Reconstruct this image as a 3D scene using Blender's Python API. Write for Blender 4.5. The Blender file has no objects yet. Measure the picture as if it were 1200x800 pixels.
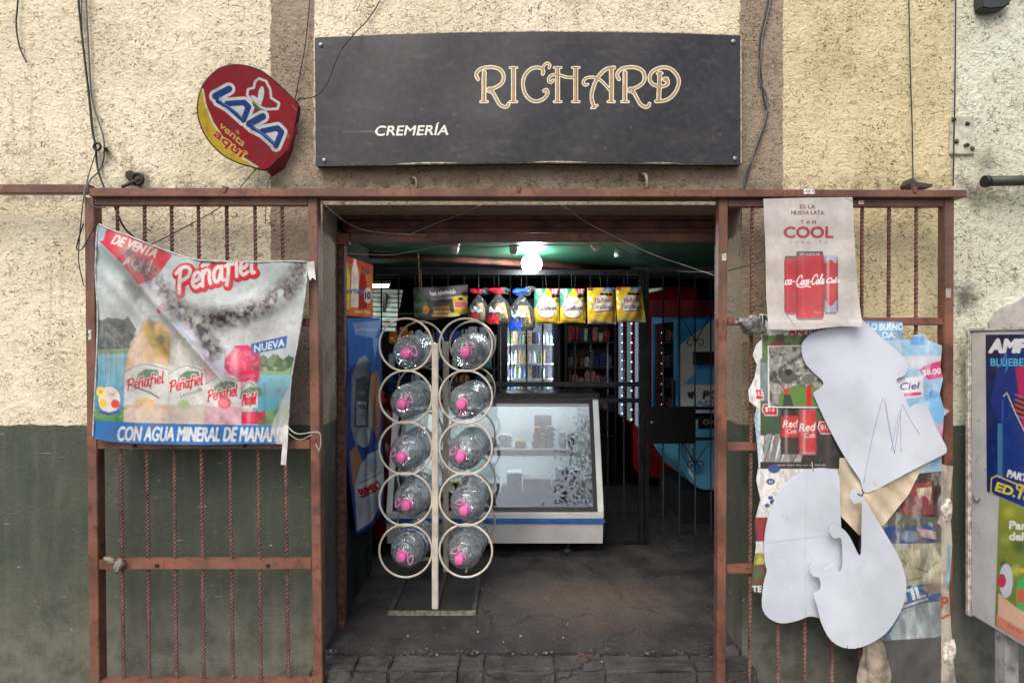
import bpy, bmesh, math, random
import numpy as np
from mathutils import Vector, Matrix
random.seed(7); RNG = np.random.default_rng(11)
SC = bpy.context.scene
# ------------------------------------------------------------------ camera, sky, sun, exposure
F = 707.0; CD = 3.2; CH = 1.8            # photo focal length in photo pixels, camera to wall, camera height
cam = bpy.data.cameras.new('camera'); camo = bpy.data.objects.new('camera', cam); SC.collection.objects.link(camo)
camo.location = (0, -CD, CH); camo.rotation_euler = (math.radians(90), 0, 0)
cam.sensor_width = 36; cam.lens = 36 * F / 1200; cam.clip_start = .05; cam.clip_end = 500
SC.camera = camo
W = bpy.data.worlds.new('World'); SC.world = W; W.use_nodes = True
wn = W.node_tree; bgn = wn.nodes['Background']
sky = wn.nodes.new('ShaderNodeTexSky'); sky.sky_type = 'NISHITA'; sky.sun_disc = False
SUN_EL, SUN_AZ = math.radians(52), math.radians(205)     # azimuth clockwise from +Y
sky.sun_elevation = SUN_EL; sky.sun_rotation = SUN_AZ
sky.air_density = 1.0; sky.dust_density = 4.0; sky.ozone_density = 1.0
wn.links.new(sky.outputs[0], bgn.inputs[0]); bgn.inputs[1].default_value = .15
sl = bpy.data.lights.new('sun', 'SUN'); sl.energy = 1.1; sl.angle = math.radians(40); sl.color = (1, .97, .92)
so = bpy.data.objects.new('sun', sl); SC.collection.objects.link(so)
sd = Vector((math.sin(SUN_AZ) * math.cos(SUN_EL), math.cos(SUN_AZ) * math.cos(SUN_EL), math.sin(SUN_EL)))
so.rotation_euler = (-sd).to_track_quat('-Z', 'Y').to_euler(); so.location = sd * 30
SC.view_settings.view_transform = 'Standard'; SC.view_settings.look = 'None'
SC.view_settings.exposure = 0.62; SC.view_settings.gamma = 1.0
SC.cycles.max_bounces = 10; SC.cycles.transmission_bounces = 10; SC.cycles.transparent_max_bounces = 12
SC.cycles.caustics_refractive = False; SC.cycles.caustics_reflective = False
SC.cycles.use_denoising = True
# ------------------------------------------------------------------ helpers
def lin(c):
    c = np.asarray(c, float) / 255.0
    return np.where(c <= .04045, c / 12.92, ((c + .055) / 1.055) ** 2.4)
def PX(x, y, d):                           # point at depth d (metres from the camera plane) seen at photo pixel x, y
    return Vector(((x - 600) * d / F, d - CD, CH - (y - 400) * d / F))
_mats = {}
def newmat(name):
    m = bpy.data.materials.new(name); m.use_nodes = True
    nt = m.node_tree; b = nt.nodes['Principled BSDF']
    return m, nt, b
def nd(nt, t, **kw):
    n = nt.nodes.new(t)
    for k, v in kw.items(): setattr(n, k, v)
    return n
def setin(n, **kw):
    for k, v in kw.items():
        n.inputs[k.replace('_', ' ')].default_value = v
def coord(nt, local=False, scale=(1, 1, 1)):
    if local:
        s = nd(nt, 'ShaderNodeTexCoord').outputs['Object']
    else:
        s = nd(nt, 'ShaderNodeNewGeometry').outputs['Position']
    if scale != (1, 1, 1):
        mp = nd(nt, 'ShaderNodeMapping'); mp.inputs['Scale'].default_value = scale
        nt.links.new(s, mp.inputs[0]); s = mp.outputs[0]
    return s
def noise(nt, co, scale, detail=4, rough=.55, dist=0):
    n = nd(nt, 'ShaderNodeTexNoise'); nt.links.new(co, n.inputs['Vector'])
    n.inputs['Scale'].default_value = scale; n.inputs['Detail'].default_value = detail
    n.inputs['Roughness'].default_value = rough; n.inputs['Distortion'].default_value = dist
    return n.outputs[0]
def ramp(nt, f, a, b, va=0.0, vb=1.0):
    r = nd(nt, 'ShaderNodeMapRange'); nt.links.new(f, r.inputs[0]); r.interpolation_type = 'SMOOTHSTEP'
    r.inputs[1].default_value = a; r.inputs[2].default_value = b; r.inputs[3].default_value = va; r.inputs[4].default_value = vb
    return r.outputs[0]
def math2(nt, op, a, b):
    n = nd(nt, 'ShaderNodeMath', operation=op)
    for i, v in enumerate((a, b)):
        if isinstance(v, (int, float)): n.inputs[i].default_value = v
        else: nt.links.new(v, n.inputs[i])
    return n.outputs[0]
def mixc(nt, f, a, b, blend='MIX'):
    n = nd(nt, 'ShaderNodeMix', data_type='RGBA', blend_type=blend)
    for i, v in ((0, f), (6, a), (7, b)):
        if isinstance(v, (int, float)): n.inputs[i].default_value = v
        elif isinstance(v, (tuple, list, np.ndarray)):
            n.inputs[i].default_value = tuple(lin(v)) + (1,)
        else: nt.links.new(v, n.inputs[i])
    return n.outputs[2]
def bump(nt, b, h, strength, dist):
    n = nd(nt, 'ShaderNodeBump'); n.inputs['Strength'].default_value = strength; n.inputs['Distance'].default_value = dist
    nt.links.new(h, n.inputs['Height'])
    nt.links.new(n.outputs[0], b.inputs['Normal'])
def mat(name, col, rough=.55, metal=0, var=.18, scale=9, dirt=.0, dcol=(50, 44, 38), dscale=14, bmp=0, bscale=60, spec=.5, local=False, chip=None):
    if name in _mats: return _mats[name]
    m, nt, b = newmat(name)
    co = coord(nt, local)
    n1 = noise(nt, co, scale, 5)
    c = np.array(col, float)
    cc = mixc(nt, ramp(nt, n1, .3, .7), c * (1 - var), np.minimum(c * (1 + var * .6), 255))
    if dirt > 0:
        n2 = noise(nt, co, dscale, 8, .65)
        cc = mixc(nt, ramp(nt, n2, .66 - .22 * dirt, .76 - .1 * dirt, 0, min(1, .45 + .5 * dirt)), cc, dcol)
    if chip is not None:                    # flaked spots and vertical rust runs
        cc = mixc(nt, ramp(nt, noise(nt, co, 70, 4, .6), .66, .70, 0, .8), cc, chip)
        mp = nd(nt, 'ShaderNodeMapping'); mp.inputs['Scale'].default_value = (40, 40, 2.2); nt.links.new(co, mp.inputs[0])
        cc = mixc(nt, ramp(nt, noise(nt, mp.outputs[0], 1, 5, .6), .56, .72, 0, .55), cc, (74, 48, 40))
        cc = mixc(nt, ramp(nt, noise(nt, co, 3.3, 4, .6), .45, .62, 0, .4), cc, (104, 82, 70))
    nt.links.new(cc, b.inputs['Base Color'])
    b.inputs['Roughness'].default_value = rough; b.inputs['Metallic'].default_value = metal
    b.inputs['Specular IOR Level'].default_value = spec
    if bmp: bump(nt, b, noise(nt, co, bscale, 4), bmp, .004)
    _mats[name] = m; return m
def emat(name, col, strength):
    if name in _mats: return _mats[name]
    m, nt, b = newmat(name)
    b.inputs['Base Color'].default_value = tuple(lin(col)) + (1,)
    b.inputs['Emission Color'].default_value = tuple(lin(col)) + (1,)
    b.inputs['Emission Strength'].default_value = strength
    _mats[name] = m; return m
def glass(name, col=(245, 250, 250), rough=0.0, ior=1.45, thin=False, alpha=None):
    if name in _mats: return _mats[name]
    m, nt, b = newmat(name)
    b.inputs['Base Color'].default_value = tuple(lin(col)) + (1,)
    b.inputs['Roughness'].default_value = rough; b.inputs['IOR'].default_value = ior
    b.inputs['Transmission Weight'].default_value = 1
    if alpha is not None:                   # clear film: glossy skin over see-through
        b.inputs['Transmission Weight'].default_value = 0
        b.inputs['Alpha'].default_value = alpha
    _mats[name] = m; return m
class MB:
    """collects shapes into one bmesh"""
    def __init__(s): s.b = bmesh.new(); s.sm = False
    def faces(s, vs, fs, smooth=False):
        v = [s.b.verts.new(p) for p in vs]
        for f in fs:
            try: fc = s.b.faces.new([v[i] for i in f]); fc.smooth = smooth
            except ValueError: pass
        return v
    def box(s, x0, x1, y0, y1, z0, z1):
        vs = [(x, y, z) for x in (x0, x1) for y in (y0, y1) for z in (z0, z1)]
        s.faces(vs, [(0, 1, 3, 2), (4, 6, 7, 5), (0, 4, 5, 1), (2, 3, 7, 6), (0, 2, 6, 4), (1, 5, 7, 3)]); return s
    def prism(s, pts, off):                 # polygon (3-D points) extruded by vector off
        n = len(pts); off = Vector(off); pts = [Vector(p) for p in pts]
        s.faces(pts + [p + off for p in pts], [tuple(range(n)), tuple(range(2 * n - 1, n - 1, -1))] +
                [(i, i + n, (i + 1) % n + n, (i + 1) % n) for i in range(n)]); return s
    def pq(s, pts, d, th):                  # polygon given as seen in the photo at depth d, with real thickness th
        return s.prism([PX(x, y, d) for x, y in pts], (0, th, 0))
    def rect(s, x0, y0, x1, y1, d, th): return s.pq([(x0, y0), (x1, y0), (x1, y1), (x0, y1)], d, th)
    def tube(s, pts, r, n=8, closed=False, caps=True):
        pts = [Vector(p) for p in pts]; N = len(pts)
        rr = r if isinstance(r, (list, tuple)) else [r] * N
        rings = []; ref = None
        for i, p in enumerate(pts):
            a = pts[i - 1] if (i or closed) else p; c = pts[(i + 1) % N] if (i < N - 1 or closed) else p
            t = (c - a).normalized()
            if ref is None: ref = t.orthogonal().normalized()
            ref = (ref - t * ref.dot(t))
            ref = ref.normalized() if ref.length > 1e-6 else t.orthogonal().normalized()
            q = t.cross(ref)
            rings.append([s.b.verts.new(p + (ref * math.cos(2 * math.pi * k / n) + q * math.sin(2 * math.pi * k / n)) * rr[i]) for k in range(n)])
        for i in range(N if closed else N - 1):
            A, B = rings[i], rings[(i + 1) % N]
            for k in range(n):
                f = s.b.faces.new((A[k], A[(k + 1) % n], B[(k + 1) % n], B[k])); f.smooth = True
        if caps and not closed:
            s.b.faces.new(rings[0][::-1]); s.b.faces.new(rings[-1])
        return s
    def ring(s, c, R, r, axis='Y', n=48, m=10):
        c = Vector(c); pts = []
        for k in range(n):
            a = 2 * math.pi * k / n
            o = {'Y': (math.cos(a), 0, math.sin(a)), 'Z': (math.cos(a), math.sin(a), 0), 'X': (0, math.cos(a), math.sin(a))}[axis]
            pts.append(c + Vector(o) * R)
        return s.tube(pts, r, m, closed=True)
    def lathe(s, prof, n=24, M=None):       # prof: (radius, z) about local z
        M = M or Matrix(); rings = []
        for r, z in prof:
            if r < 1e-5: rings.append([s.b.verts.new(M @ Vector((0, 0, z)))])
            else: rings.append([s.b.verts.new(M @ Vector((r * math.cos(2 * math.pi * k / n), r * math.sin(2 * math.pi * k / n), z))) for k in range(n)])
        for A, B in zip(rings, rings[1:]):
            for k in range(n):
                q = [A[k % len(A)], A[(k + 1) % len(A)], B[(k + 1) % len(B)], B[k % len(B)]]
                q = list(dict.fromkeys(q))
                if len(q) > 2:
                    f = s.b.faces.new(q); f.smooth = True
        if len(rings[0]) > 1: s.b.faces.new(rings[0][::-1])
        if len(rings[-1]) > 1: s.b.faces.new(rings[-1])
        return s
    def twist(s, p0, p1, h, pitch):         # square bar twisted along its length
        p0, p1 = Vector(p0), Vector(p1); L = (p1 - p0).length; t = (p1 - p0) / L
        e = t.orthogonal().normalized(); q = t.cross(e); n = max(2, int(L / pitch * 12)); prev = None
        for i in range(n + 1):
            a = 2 * math.pi * (L * i / n) / pitch
            R = [s.b.verts.new(p0 + t * L * i / n + (e * math.cos(a + k * math.pi / 2) + q * math.sin(a + k * math.pi / 2)) * h) for k in range(4)]
            if prev:
                for k in range(4): s.b.faces.new((prev[k], prev[(k + 1) % 4], R[(k + 1) % 4], R[k]))
            prev = R
        return s
    def bevel(s, w, seg=2):
        bmesh.ops.bevel(s.b, geom=s.b.edges[:] , offset=w, segments=seg, affect='EDGES', clamp_overlap=True); return s
    def mesh(s, name, off=(0, 0, 0)):
        bmesh.ops.recalc_face_normals(s.b, faces=s.b.faces[:])
        bmesh.ops.translate(s.b, verts=s.b.verts[:], vec=-Vector(off))
        me = bpy.data.meshes.new(name); s.b.to_mesh(me); s.b.free(); return me
LINK = SC.collection.objects.link
def wloc(o):
    v = Vector((0, 0, 0))
    while o: v = v + o.location; o = o.parent
    return v
def thing(name, label, cat, loc, group=None):
    o = bpy.data.objects.new(name, None); LINK(o); o.location = loc; o.empty_display_size = .1
    o['label'] = label; o['category'] = cat
    if group: o['group'] = group
    return o
def part(name, mb, m, parent, label=None, kind=None):
    me = mb if isinstance(mb, bpy.types.Mesh) else mb.mesh(name, wloc(parent))
    if isinstance(mb, bpy.types.Mesh) and not me.get('loc'):
        me.transform(Matrix.Translation(-wloc(parent)))
    o = bpy.data.objects.new(name, me); LINK(o); o.parent = parent
    if m and not me.materials: me.materials.append(m)
    if label: o['label'] = label
    if kind: o['kind'] = kind
    return o
def solo(name, mb, m, label=None, cat=None, group=None, kind=None):
    if isinstance(mb, bpy.types.Mesh): me = mb
    else: me = mb.mesh(name)
    co = np.empty(len(me.vertices) * 3); me.vertices.foreach_get('co', co); co = co.reshape(-1, 3)
    org = Vector(((co[:, 0].min() + co[:, 0].max()) / 2, (co[:, 1].min() + co[:, 1].max()) / 2, co[:, 2].min()))
    me.transform(Matrix.Translation(-org))
    o = bpy.data.objects.new(name, me); LINK(o); o.location = org
    if m and not me.materials: me.materials.append(m)
    if label: o['label'] = label
    if cat: o['category'] = cat
    if group: o['group'] = group
    if kind: o['kind'] = kind
    return o
def dup(o, loc=None, label=None, parent=None, rot=None):
    c = o.copy(); LINK(c)
    if parent is not None: c.parent = parent
    if loc is not None: c.location = loc
    if rot is not None: c.rotation_euler = rot
    if label: c['label'] = label
    for ch in list(o.children): dup(ch, parent=c)
    return c
# ------------------------------------------------------------------ flat print: a painter whose result becomes colours of a fine mesh
_txt = {}
def glyphs(s, bold):
    k = (s, bold)
    if k not in _txt:
        cu = bpy.data.curves.new('t', 'FONT'); cu.body = s; cu.size = 1; cu.offset = bold; cu.resolution_u = 4
        ob = bpy.data.objects.new('t', cu); LINK(ob)
        me = ob.evaluated_get(bpy.context.evaluated_depsgraph_get()).to_mesh(); me.calc_loop_triangles()
        v = np.array([p.co[:2] for p in me.vertices]).reshape(-1, 2); t = np.array([q.vertices[:] for q in me.loop_triangles], int).reshape(-1, 3)
        bpy.data.objects.remove(ob); bpy.data.curves.remove(cu)
        _txt[k] = (v, t)
    return _txt[k]
def vnoise(h, w, cells, octs=4, seed=0):
    r = np.random.default_rng(seed); out = np.zeros((h, w)); amp = 1; tot = 0
    for o in range(octs):
        n = int(cells * 2 ** o) + 2; g = r.random((n, n))
        yy = np.linspace(0, n - 1.001, h); xx = np.linspace(0, n - 1.001, w)
        yi = yy.astype(int); xi = xx.astype(int); fy = (yy - yi)[:, None]; fx = (xx - xi)[None]
        fy = fy * fy * (3 - 2 * fy); fx = fx * fx * (3 - 2 * fx)
        a = g[yi][:, xi]; b = g[yi][:, xi + 1]; c = g[yi + 1][:, xi]; d = g[yi + 1][:, xi + 1]
        out += amp * ((a * (1 - fx) + b * fx) * (1 - fy) + (c * (1 - fx) + d * fx) * fy); tot += amp; amp *= .55
    return out / tot
SCRIPT = {
 'peñafiel': [[(.02, 0), (.06, .5), (.12, 1)], [(-.08, .84), (.12, 1.0), (.4, 1.0), (.52, .8), (.42, .58), (.1, .46)], [(.64, .3), (.86, .36), (.94, .54), (.82, .66), (.68, .55), (.62, .25), (.74, .04), (.95, .12)],
  [(1.06, .64), (1.04, .02)], [(1.06, .45), (1.2, .65), (1.34, .58), (1.34, .3), (1.38, .04)], [(1.06, .86), (1.16, .94), (1.26, .86), (1.36, .94)], [(1.86, .56), (1.72, .66), (1.56, .5), (1.54, .2), (1.64, .04), (1.78, .16), (1.88, .6)], [(1.88, .64), (1.88, .12), (1.98, .04)],
  [(2.44, .96), (2.3, 1.04), (2.2, .88), (2.16, .3), (2.08, -.2)], [(2.04, .6), (2.36, .62)], [(2.52, .62), (2.52, .05)], [(2.53, .86), (2.55, .88)], [(2.7, .3), (2.92, .36), (3.0, .54), (2.88, .66), (2.74, .55), (2.68, .25), (2.8, .04), (3.0, .12)], [(3.2, 1.04), (3.16, .1), (3.28, .03)]],
 'cocacola': [[(.62, .75), (.55, .98), (.3, .98), (.08, .66), (.04, .28), (.22, .0), (.5, .1), (.7, .3)], [(.9, .5), (.74, .45), (.7, .15), (.84, .0), (.98, .16), (.9, .5)], [(1.28, .4), (1.16, .5), (1.04, .3), (1.08, .04), (1.3, .1)], [(1.62, .45), (1.46, .5), (1.38, .2), (1.5, .0), (1.62, .2), (1.66, .5), (1.64, .06), (1.76, .06)], [(1.86, .28), (2.06, .3)],
  [(2.72, .75), (2.65, .98), (2.4, .98), (2.18, .66), (2.14, .28), (2.32, .0), (2.6, .1), (2.8, .3)], [(3.0, .5), (2.84, .45), (2.8, .15), (2.94, .0), (3.08, .16), (3.0, .5)], [(3.2, .3), (3.38, .9), (3.3, 1.0), (3.22, .6), (3.24, .06), (3.36, .06)], [(3.72, .45), (3.56, .5), (3.48, .2), (3.6, .0), (3.72, .2), (3.76, .5), (3.74, .06), (3.86, .08)], [(.3, -.12), (.9, -.22), (1.5, -.14), (2.1, -.26)]]}
SCRIPT['cola'] = [[(u - 2.1, v) for u, v in st] for st in SCRIPT['cocacola'][5:9]]; SCRIPT['ca'] = [[(u - 1.0, v) for u, v in st] for st in SCRIPT['cocacola'][2:5]]
class Cv:
    def __init__(s, x0, y0, x1, y1, ss=2.5, bg=None):
        s.x0, s.y0, s.ss = x0, y0, ss; s.w = int((x1 - x0) * ss) + 1; s.h = int((y1 - y0) * ss) + 1
        s.c = np.zeros((s.h, s.w, 3)); s.a = np.zeros((s.h, s.w))
        if bg is not None: s.c[:] = lin(bg); s.a[:] = 1
        s.X = x0 + (np.arange(s.w) + .5) / ss; s.Y = y0 + (np.arange(s.h) + .5) / ss
    def _win(s, xa, ya, xb, yb):
        i0 = max(0, int((xa - s.x0) * s.ss) - 1); i1 = min(s.w, int((xb - s.x0) * s.ss) + 2)
        j0 = max(0, int((ya - s.y0) * s.ss) - 1); j1 = min(s.h, int((yb - s.y0) * s.ss) + 2)
        return (slice(j0, max(j0, j1)), slice(i0, max(i0, i1)))
    def put(s, wn, m, col, a=1):
        m = np.clip(m * a, 0, 1)
        if m.size == 0: return
        col = lin(col) if not isinstance(col, np.ndarray) or col.ndim == 1 else col
        s.c[wn] = s.c[wn] * (1 - m[..., None]) + col * m[..., None]; s.a[wn] = np.maximum(s.a[wn], m)
    def poly(s, pts, col, a=1):
        p = np.array(pts, float); wn = s._win(*p.min(0), *p.max(0)); Y = s.Y[wn[0]][:, None]; X = s.X[wn[1]][None]
        ins = np.zeros((Y.shape[0], X.shape[1]), bool)
        for (xa, ya), (xb, yb) in zip(p, np.roll(p, -1, 0)):
            if ya == yb: continue
            ins ^= ((ya > Y) != (yb > Y)) & (X < (xb - xa) * (Y - ya) / (yb - ya) + xa)
        s.put(wn, ins.astype(float), col, a); return s
    def mask(s, pts):
        m = Cv.__new__(Cv); m.__dict__.update(s.__dict__); m.c = np.zeros_like(s.c); m.a = np.zeros_like(s.a); m.poly(pts, (255, 255, 255)); return m.c[..., 0]
    def clip(s, pts): s.a = s.a * s.mask(pts); return s
    def tex(s, pts, col, amt=.7, cells=20, lo=.48, hi=.6, seed=1):     # blotchy texture inside an outline
        n = vnoise(s.h, s.w, cells, 4, seed); s.put((slice(None), slice(None)), np.clip((n - lo) / (hi - lo), 0, 1) * s.mask(pts), col, amt); return s
    def hshade(s, x0, y0, x1, y1, a=.5, hi=.35):                        # printed roundness of a pictured bottle or can
        wn = s._win(x0, y0, x1, y1); u = np.clip((s.X[wn[1]] - x0) / (x1 - x0), 0, 1)[None] * np.ones((len(s.Y[wn[0]]), 1))
        s.put(wn, np.abs(2 * u - 1) ** 3 * a, (30, 14, 16)); s.put(wn, np.exp(-((u - .3) / .08) ** 2) * hi, (255, 240, 236)); return s
    def rect(s, x0, y0, x1, y1, col, a=1): return s.poly([(x0, y0), (x1, y0), (x1, y1), (x0, y1)], col, a)
    def vgrad(s, x0, y0, x1, y1, ca, cb, a=1):
        wn = s._win(x0, y0, x1, y1); t = np.clip((s.Y[wn[0]] - y0) / (y1 - y0), 0, 1)[:, None, None]
        col = lin(ca) * (1 - t) + lin(cb) * t
        m = ((s.Y[wn[0]] >= y0) & (s.Y[wn[0]] <= y1))[:, None] & ((s.X[wn[1]] >= x0) & (s.X[wn[1]] <= x1))[None]
        s.put(wn, m.astype(float), np.broadcast_to(col, m.shape + (3,)), a); return s
    def ell(s, cx, cy, rx, ry, col, rot=0, a=1, soft=0):
        R = max(rx, ry) * 1.05; wn = s._win(cx - R, cy - R, cx + R, cy + R); Y = s.Y[wn[0]][:, None] - cy; X = s.X[wn[1]][None] - cx
        c, q = math.cos(rot), math.sin(rot); u = (X * c + Y * q) / rx; v = (-X * q + Y * c) / ry; r = np.sqrt(u * u + v * v)
        m = np.clip((1 - r) / soft, 0, 1) if soft else (r <= 1).astype(float)
        s.put(wn, m, col, a); return s
    def stroke(s, pts, w, col, a=1, soft=0):
        p = np.array(pts, float); R = w; wn = s._win(*(p.min(0) - R), *(p.max(0) + R)); Y = s.Y[wn[0]][:, None]; X = s.X[wn[1]][None]
        D = np.full((Y.shape[0], X.shape[1]), 1e9)
        for A, B in zip(p, p[1:]):
            d = B - A; L = max(d @ d, 1e-9); t = np.clip(((X - A[0]) * d[0] + (Y - A[1]) * d[1]) / L, 0, 1)
            D = np.minimum(D, np.hypot(X - A[0] - t * d[0], Y - A[1] - t * d[1]))
        m = np.clip((w / 2 - D) / soft, 0, 1) if soft else (D <= w / 2).astype(float)
        s.put(wn, m, col, a); return s
    def text(s, txt, x, y, h, col, bold=.02, rot=0, shear=0, sx=1, width=None, align='c', a=1, track=0):
        """h: capital height in pixels; (x, y): baseline point"""
        if track:
            tot = track * (len(txt) - 1)
            for i, ch in enumerate(txt): s.text(ch, x - tot / 2 + i * track, y, h, col, bold, rot, shear, sx)
            return s
        v, t = glyphs(txt, 0)
        if len(t) == 0: return s
        v = v.copy() * (h / .70); w = v[:, 0].max() - v[:, 0].min(); v[:, 0] -= v[:, 0].min()
        if width: sx = width / w
        v[:, 0] *= sx; w *= sx
        v[:, 0] += v[:, 1] * shear
        if align == 'c': v[:, 0] -= w / 2
        v[:, 1] *= -1; c, q = math.cos(rot), math.sin(rot)
        P = np.stack([x + v[:, 0] * c - v[:, 1] * q, y + v[:, 0] * q + v[:, 1] * c], 1)
        pad = max(0, bold) * h / .7 + .5; wn = s._win(*(P.min(0) - pad), *(P.max(0) + pad)); m = np.zeros((len(s.Y[wn[0]]), len(s.X[wn[1]])))
        if m.size == 0: return s
        jx, jy = wn[1].start, wn[0].start
        for tri in t:
            A, B, C = P[tri]; lo = P[tri].min(0); hi = P[tri].max(0)
            w2 = s._win(*lo, *hi); Y = s.Y[w2[0]][:, None]; X = s.X[w2[1]][None]
            if X.size == 0 or Y.size == 0: continue
            e = lambda U, V: (V[0] - U[0]) * (Y - U[1]) - (V[1] - U[1]) * (X - U[0])
            e0, e1, e2 = e(A, B), e(B, C), e(C, A)
            ins = ((e0 >= 0) & (e1 >= 0) & (e2 >= 0)) | ((e0 <= 0) & (e1 <= 0) & (e2 <= 0))
            a0 = max(w2[0].start, wn[0].start); a1 = min(w2[0].stop, wn[0].stop); b0 = max(w2[1].start, wn[1].start); b1 = min(w2[1].stop, wn[1].stop)
            m[a0 - jy:a1 - jy, b0 - jx:b1 - jx] = np.maximum(m[a0 - jy:a1 - jy, b0 - jx:b1 - jx], ins[a0 - w2[0].start:a1 - w2[0].start, b0 - w2[1].start:b1 - w2[1].start])
        r = bold * h / .70 * s.ss; k = int(r + .5)
        if k >= 1:
            m0 = np.pad(m, k); m = np.zeros_like(m)
            for dy in range(-k, k + 1):
                for dx in range(-k, k + 1):
                    if dx * dx + dy * dy <= r * r + .3: m = np.maximum(m, m0[k + dy:k + dy + m.shape[0], k + dx:k + dx + m.shape[1]])
        s.put(wn, m, col, a); return s
    def out(s, txt, x, y, h, col, ocol, o=.06, **kw):   # outlined lettering
        b = kw.pop('bold', .02)
        kw2 = dict(kw)
        if 'width' in kw2 and kw2['width']:
            kw2['width'] = kw2['width'] * 1.0 + h * o * 2
            if kw2.get('align') == 'l': x0 = x - h * o
            else: x0 = x
        else: x0 = x
        s.text(txt, x0, y, h, ocol, bold=b + o, **kw2); s.text(txt, x, y, h, col, bold=b, **kw); return s
    def script(s, name, x, y, h, width, col, w, rot=0, shear=.25, ocol=None, o=0):
        G = SCRIPT[name]; mx = max(p[0] for st in G for p in st); k = width / mx; c, q = math.cos(rot), math.sin(rot); L = []
        for st in G:
            P = [(u * k + v * h * shear - width / 2, -v * h) for u, v in st]
            if len(P) > 2: P = [(a, b) for a, b, _ in smooth([(a, b, 0) for a, b in P], 4)]
            L.append([(x + a * c - b * q, y + a * q + b * c) for a, b in P])
        if ocol is not None:
            for P in L: s.stroke(P, w + o * 2, ocol)
        for P in L: s.stroke(P, w, col)
        return s
    def grime(s, amt, cells=6, seed=1, col=(70, 62, 54), lo=.5, hi=.75, octs=5):
        n = vnoise(s.h, s.w, cells, octs, seed); m = np.clip((n - lo) / (hi - lo), 0, 1) * amt
        s.c = s.c * (1 - m[..., None]) + lin(col) * m[..., None]; return s
    def mott(s, amt, cells=20, seed=2):
        n = vnoise(s.h, s.w, cells, 4, seed); s.c = s.c * (1 + amt * (n[..., None] - .5) * 2); return s
    def fade(s, k, col=(200, 196, 188)):
        s.c = s.c * (1 - k) + lin(col) * k; return s
    def blur(s, k):
        for A in ('c', 'a'):
            v = getattr(s, A)
            for ax in (0, 1):
                acc = 0
                for d in range(-k, k + 1): acc = acc + np.roll(v, d, ax)
                v = acc / (2 * k + 1)
            setattr(s, A, v)
        return s
    def sample(s, x, y):
        fx = np.clip((x - s.x0) * s.ss - .5, 0, s.w - 1.001); fy = np.clip((y - s.y0) * s.ss - .5, 0, s.h - 1.001)
        # small box filter for clean edges
        C = 0; A = 0
        for dx in (-.5, .5):
            for dy in (-.5, .5):
                i = np.clip(np.round(fx + dx), 0, s.w - 1).astype(int); j = np.clip(np.round(fy + dy), 0, s.h - 1).astype(int)
                C = C + s.c[j, i]; A = A + s.a[j, i]
        return C / 4, A / 4
def resample(pts, t):
    p = np.array(pts, float); L = np.r_[0, np.cumsum(np.hypot(*np.diff(p, axis=0).T))]; L /= L[-1]
    return np.stack([np.interp(t, L, p[:, 0]), np.interp(t, L, p[:, 1])], -1)
def coons(top, right, bottom, left, nu, nv):
    u = np.linspace(0, 1, nu); v = np.linspace(0, 1, nv)
    T, B, L, R = resample(top, u), resample(bottom, u), resample(left, v), resample(right, v)
    U = u[None, :, None]; V = v[:, None, None]
    return (1 - V) * T[None] + V * B[None] + (1 - U) * L[:, None] + U * R[:, None] - (
        (1 - U) * (1 - V) * T[0] + U * (1 - V) * T[-1] + (1 - U) * V * B[0] + U * V * B[-1])
def grid_mesh(name, P, C=None, A=None, smooth=True):
    nv, nu = P.shape[:2]; idx = np.arange(nv * nu).reshape(nv, nu)
    q = np.stack([idx[:-1, :-1], idx[1:, :-1], idx[1:, 1:], idx[:-1, 1:]], -1).reshape(-1, 4)
    if A is not None:
        a = (A[:-1, :-1] + A[1:, :-1] + A[1:, 1:] + A[:-1, 1:]).reshape(-1) / 4; q = q[a > .5]
    V = P.reshape(-1, 3); CC = None if C is None else C.reshape(-1, 3)
    used = np.unique(q); rem = np.full(len(V), -1); rem[used] = np.arange(len(used)); V = V[used]; q = rem[q]
    me = bpy.data.meshes.new(name); me.vertices.add(len(V)); me.vertices.foreach_set('co', V.astype(np.float32).ravel())
    me.loops.add(q.size); me.loops.foreach_set('vertex_index', q.astype(np.int32).ravel())
    me.polygons.add(len(q)); me.polygons.foreach_set('loop_start', np.arange(0, q.size, 4, dtype=np.int32))
    me.update(calc_edges=True)
    if smooth: me.polygons.foreach_set('use_smooth', np.ones(len(q), bool))
    if CC is not None:
        at = me.attributes.new('Col', 'FLOAT_COLOR', 'POINT'); at.data.foreach_set('color', np.c_[np.clip(CC[used], 0, 1), np.ones(len(used))].astype(np.float32).ravel())
    return me
def pxv(P, d):                               # vectorised PX
    d = np.broadcast_to(d, P.shape[:-1])
    return np.stack([(P[..., 0] - 600) * d / F, d - CD, CH - (P[..., 1] - 400) * d / F], -1)
def sheet(name, cv, top, right, bottom, left, depth, step=.8, alpha=False, world=None):
    """a printed sheet; edges as seen in the photo, depth a number or function of x, y; world maps pixels to the sheet's own plane"""
    wpx = max(np.ptp(np.array(top)[:, 0]), np.ptp(np.array(bottom)[:, 0])); hpx = max(np.ptp(np.array(left)[:, 1]), np.ptp(np.array(right)[:, 1]))
    Q = coons(top, right, bottom, left, max(3, int(wpx / step)), max(3, int(hpx / step)))
    C, A = cv.sample(Q[..., 0], Q[..., 1])
    if world: P = world(Q)
    else: P = pxv(Q, depth(Q[..., 0], Q[..., 1]) if callable(depth) else depth)
    return grid_mesh(name, P, C, A if alpha else None)
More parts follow.
